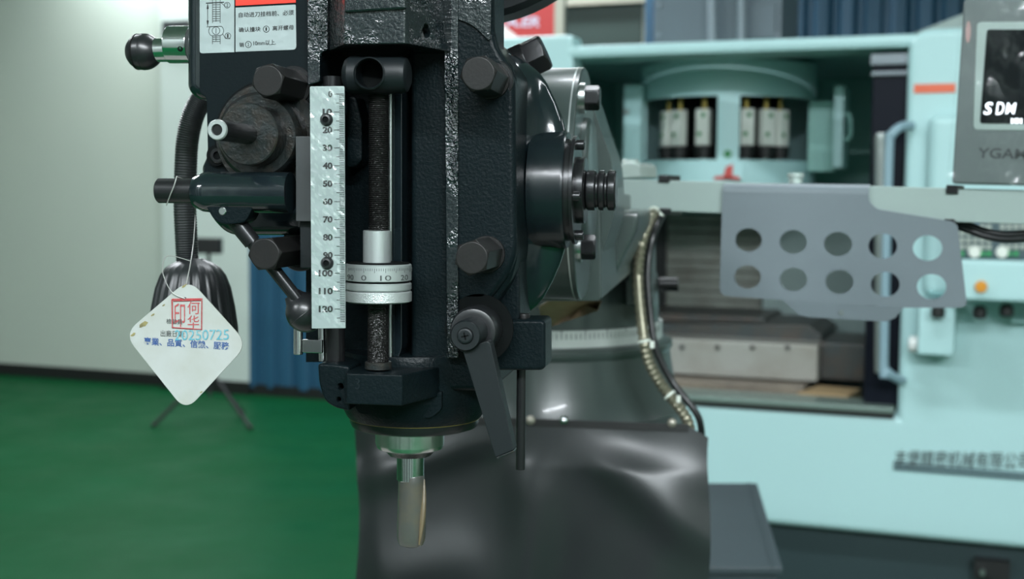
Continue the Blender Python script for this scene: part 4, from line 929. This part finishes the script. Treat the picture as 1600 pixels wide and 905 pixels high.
bm = B(); prism(bm, [A(x, y, .01) for x, y in rounded([(940, 261), (990, 253), (1000, 258), (1001, 277), (940, 279)], [0, 6, 6, 2, 0])], AN*.05); bk_ = obj('upper_clamp', bm, M['bracket'], arm, 0.002)
bm = B(); c = A(985, 256, .03); lathe(bm, c, EZ, [(-.004, .010), (.004, .010), (.005, .008)], 20); obj('clamp_nut', bm, M['bracket'], bk_)
bm = B(); prism(bm, [A(x, y, .01) for x, y in [(930, 329), (1000, 330), (1000, 342), (930, 342)]], AN*.05); obj('lower_clamp', bm, M['bracket'], arm, 0.002)
bm = B(); lathe(bm, A(981, 352, .03), EZ, [(-.012, .006), (-.004, .010), (.008, .010)], 14); obj('clamp_screw', bm, M['brass'], arm)
bm = B(); c = A(1243, 284, .014); lathe(bm, c, EZ, [(-.004, .0075), (.0035, .0075), (.005, .009), (.009, .009), (.0095, .007)], 24); obj('thumb_screw', bm, M['bracket'], arm)

tr = thing('tool_tray', A(1310, 500, -.01), 'grey sheet metal tool tray with ten round holes hung over the arm', 'tool tray')
TD = -.006
def T(px, py, t=0.0): return A(px, py, TD-t)
outl = rounded([(1129, 300), (1357, 304), (1358, 316), (1370, 327), (1487, 346), (1496, 352), (1511, 481), (1410, 481), (1376, 478), (1222, 469), (1124, 462)], [0, 0, 8, 12, 6, 6, 12, 10, 0, 8, 14], 6)
loops = [outl]
for i in range(5):
    for j in range(2):
        cx = (1169.5+i*69.9) if j == 0 else (1168+i*71.7+(i == 4)*.5); cy = (375+i*3.2) if j == 0 else (433+i*3.8)
        rx = 20.8+i*.6; ry = 18.2+i*.4
        loops.append([(cx+rx*math.cos(2*math.pi*k/36), cy+ry*math.sin(2*math.pi*k/36)) for k in range(36)])
bm = outline_mesh(loops, 0.0016, lambda x, y, t: T(x, y)+AN*t, 'tray_sheet'); ts = obj('perforated_sheet', bm, M['tray'], tr)
bm = B(); rows = []                              # the sheet folded back over the beam
for k in range(9):
    t = k/8*math.pi/2; row = []
    for x, ytop in ((1129, 300), (1357, 304)):
        p = T(x, ytop); Rr = .0105; row.append(bm.verts.new(p + EZ*(Rr*math.sin(t)) + AN*(Rr*(1-math.cos(t)))))
    rows.append(row)
row = []
for v in rows[-1]: row.append(bm.verts.new(v.co+AN*.03))
rows.append(row)
for k in range(len(rows)-1): bm.faces.new((rows[k][0], rows[k][1], rows[k+1][1], rows[k+1][0]))
bmesh.ops.solidify(bm, geom=bm.faces[:], thickness=0.0012); obj('folded_hook', bm, M['tray'], tr)
bm = B(); fr = [(1222, 468), (1411, 481), (1398, 497), (1384, 503), (1262, 496), (1248, 493)]
prism(bm, [T(x, y) + FY*(.0 if y < 482 else .0)*1 + AN*(.002 if y > 485 else 0) for x, y in fr], AN*.0016); fl = obj('lower_flap', bm, M['tray'], tr)
bm = B(); c = T(1314, 489)+AN*.0008; lathe(bm, c, FY, [(0, .0028), (.0004, .0028)], 16); obj('flap_hole', bm, M['readout'], fl)

ro = thing('digital_readout', A(1600, 292, 0), 'grey digital readout with black lit display wrapped in clear film', 'readout')
def D(px, py, t=0.0): return A(px, py, -.012-t)
bm = B(); prism(bm, [D(x, y) for x, y in rounded([(1506, -6), (1900, -4), (1900, 296), (1487, 287)], [14, 14, 6, 6])], AN*.055); cs_ = obj('case', bm, M['readout'], ro, 0.006, 3)
bm = B(); prism(bm, [D(x, y, .001) for x, y in rounded([(1526, 34), (1880, 34), (1880, 208), (1520, 203)], [8, 8, 8, 8])], AN*.004); obj('screen_bezel', bm, M['arm'], cs_, 0.001)
bm = B(); prism(bm, [D(x, y, .0016) for x, y in rounded([(1542, 46), (1870, 46), (1870, 196), (1531, 193)], [5, 5, 5, 5])], AN*.003); sc_ = obj('screen', bm, M['screen'], cs_)
Df = lambda x, y: D(x, y, .0018)
bm = B()
text_px('S', 1537, 160, 1551, 179, Df, -AN, .0003, shear=.22, bold=.01, bm=bm); text_px('D', 1556, 160, 1569, 179, Df, -AN, .0003, shear=.22, bold=.0, bm=bm); text_px('M', 1571, 161, 1588, 178, Df, -AN, .0003, shear=.22, bold=.01, bm=bm)
text_px('MM', 1580, 185, 1597, 193, Df, -AN, .0003, bold=.035, bm=bm); obj('lit_characters', bm, M['digits'], sc_)
bm = text_px('YGAM', 1529, 231, 1606, 247, lambda x, y: D(x, y, .0004), -AN, .0003, bold=.012, shear=.1, skew=2); obj('brand_lettering', bm, M['badge'], cs_)
bm = B(); q = D(1513, 50, .0); lathe(bm, q, -AN, [(0, .006), (.001, .006)], 20, sc=(.4, 1.8)); obj('round_badge', bm, mat('faded_red_badge', (0.33, 0.22, 0.21, 1), 0.5), cs_)
bm = B(); NXf, NYf = 26, 30; g = []
for j in range(NYf+1):
    row = []
    for i in range(NXf+1):
        v = j/NYf; u = i/NXf; x = (1500-22*v)+u*400; y = 2+288*v
        h = .0045+.0022*math.sin(u*34+v*6+2*math.sin(v*9))*math.cos(v*17+u*11)+.0010*random.random()-.004*max(0, 1-u*9)
        row.append(bm.verts.new(D(x, y, h)))
    g.append(row)
for j in range(NYf):
    for i in range(NXf): bm.faces.new((g[j][i], g[j][i+1], g[j+1][i+1], g[j+1][i]))
left = [r[0] for r in g]; prev = None
for v in left:
    nv = bm.verts.new(v.co+AN*.062)
    if prev: bm.faces.new((prev[0], v, nv, prev[1]))
    prev = (v, nv)
prev = None
for v in g[0]:
    nv = bm.verts.new(v.co+AN*.062)
    if prev: bm.faces.new((prev[0], v, nv, prev[1]))
    prev = (v, nv)
obj('film_wrap', bm, M['film'], ro, label='clear wrinkled plastic film around the readout')
for i, (dx, dy) in enumerate(((0, 0), (6, 7))):
    bm = B(); tube(bm, spline([A(1490, 349+dy/2, .02), A(1512, 352+dy, .02), A(1540, 362+dy, .02), A(1575, 367+dy, .02), A(1620, 362+dy, .02), A(1680, 352, .02)], 8), .0038, 10)
    tag(obj('readout_cable', bm, M['plastic']), ('upper' if i == 0 else 'lower')+' of two black cables sagging under the readout arm', 'cable', 'cables under the readout arm')

# ------------------------------------------------------------------ conduit and cable running down the turret
cp_ = [(1022, 333, 1.46), (1008, 362, 1.432), (999, 400, 1.425), (997, 440, 1.420), (1001, 490, 1.415), (1007, 535, 1.410), (1016, 570, 1.41), (1034, 602, 1.41), (1056, 630, 1.405), (1074, 657, 1.405), (1079, 690, 1.412), (1080, 730, 1.418)]
path = spline([P(*q) for q in cp_], 8); Rc = PXL(1000, 440, 1.42, 9.5)
cd = thing('flexible_conduit', P(1074, 657, 1.40), 'ribbed metal conduit curving down the right side of the turret', 'conduit')
bm = B(); tube(bm, path, Rc, 16, rf=lambda i: Rc*(1.0 if i % 2 else 0.80)); obj('ribbed_hose', bm, M['conduit'], cd)
for t in (0, 5.0, 7.7):
    k = int(t*8); c = path[k]; dd = (path[k+1]-path[k]).normalized(); bm = B(); lathe(bm, c-dd*.003, dd, [(0, Rc*1.12), (.003, Rc*1.12)], 20); tie = obj('cable_tie', bm, M['tie'], cd, 0.0005)
    bm = B(); q = c+Vector((Rc*1.3, -.004, -.002)); box(bm, q-Vector((.0025, .003, .004)), q+Vector((.0025, .003, .004))); obj('tie_head', bm, M['tie'], tie, 0.001)
bm = B(); tube(bm, spline([P(x+15+(3 if y > 560 else 0), y-(3 if y > 560 else 0), Y+.004) for x, y, Y in cp_], 10), PXL(1000, 440, 1.42, 5.5), 12)
tag(obj('power_cable', bm, M['plastic']), 'smooth black cable tied along the ribbed conduit on the turret', 'cable')

# brown oiled paper left under the ram
bm = B(); pts = [(857, 470, 1.20), (940, 471, 1.16), (934, 486, 1.14), (905, 474, 1.2), (884, 474, 1.26), (862, 510, 1.30), (850, 520, 1.28), (842, 480, 1.22)]
prism(bm, [P(*q) for q in pts], (0, .001, .0004)); tag(obj('oiled_paper', bm, M['paper']), 'torn brown oiled paper tucked under the ram above the degree ring', 'paper')

# ------------------------------------------------------------------ grey cabinet, lower right
n0 = G(1100, 887, 0.72); zc_ = 0.72
def CG(px, py): return G(px, py, zc_)
fl_, fr_, br_, bl_ = CG(1000, 887), CG(1223, 887), CG(1183, 755), CG(1000, 755)
cab = thing('tool_cabinet', Vector(((fl_.x+fr_.x)/2, fl_.y, 0)), 'blue grey steel cabinet standing right of the rubber sheet', 'cabinet')
bm = B(); prism(bm, [fl_-EZ*.012, fr_-EZ*.012, br_-EZ*.012, bl_-EZ*.012], EZ*.012); obj('cabinet_top', bm, M['cabinet'], cab, 0.002)
bm = B(); i1, i2 = CG(1203, 887), CG(1167, 755); prism(bm, [i1+EZ*.0002, i1+Vector((.006, 0, .0002)), i2+Vector((.006, 0, .0002)), i2+EZ*.0002], EZ*.0006); obj('top_seam', bm, M['cabinetdark'], cab)
bm = B(); prism(bm, [Vector((p.x, p.y, .06)) for p in (fl_+Vector((0, .01, 0)), fr_+Vector((-.008, .01, 0)), br_+Vector((-.008, -.01, 0)), bl_)], EZ*(zc_-.075)); obj('cabinet_body', bm, M['cabinetdark'], cab, 0.002)
bm = B(); prism(bm, [Vector((p.x, p.y, .0)) for p in (fl_+Vector((.02, .04, 0)), fr_+Vector((-.03, .04, 0)), br_+Vector((-.03, -.03, 0)), bl_)], EZ*.06); obj('cabinet_plinth', bm, M['black'], cab)
bm = B(); a = P(1198, 890, fl_.y); box(bm, (fl_.x+.03, fl_.y-.006, .36), (fr_.x-.03, fl_.y+.012, .66)); dw = obj('cabinet_drawer', bm, M['cabinet'], cab, 0.003)

# ------------------------------------------------------------------ tripod on the floor, wall fittings
f1, f2 = G(240, 668), G(391, 672); top = G(325, 640); ctr = Vector(((f1.x+f2.x)/2, (f1.y+f2.y)/2+.12, 0))
tp = thing('tripod', ctr, 'thin black tripod stand on the green floor behind the inspection tag', 'tripod')
hubp = ctr+EZ*.30
for k, f_ in enumerate((f1, f2, ctr+Vector((.05, .38, 0)))):
    bm = B(); tube(bm, [hubp+(f_-ctr).normalized()*.02, f_+EZ*.012], .011, 8); lg = obj('leg', bm, M['black'], tp)
    bm = B(); ball(bm, f_+EZ*.014, .015, 10); obj('foot', bm, M['black'], lg)
bm = B(); cyl(bm, ctr+EZ*.16, ctr+EZ*1.02, .010, n=10); obj('pole', bm, M['darkgrey'], tp)
bm = B(); lathe(bm, ctr+EZ*.25, EZ, [(0, .018), (.01, .03), (.08, .03), (.1, .018)], 14); obj('collar', bm, M['black'], tp)
bm = B(); box(bm, ctr+Vector((-.075, -.03, .98)), ctr+Vector((.075, .03, 1.07))); obj('head_plate', bm, M['black'], tp, 0.006)
bm = B(); u0 = UV(wallpx(254, 40, .13))[0]; u1 = UV(wallpx(296, 40, .13))[0]; rbox(bm, u0, u1, WV-.14, WV-.10, wallpx(270, 58, .13).z, wallpx(270, 33, .13).z); sg = obj('wall_box', bm, M['darkgrey'], bev=0.004)
tag(sg, 'small dark box mounted on the pillar behind the ball knob', 'wall box')
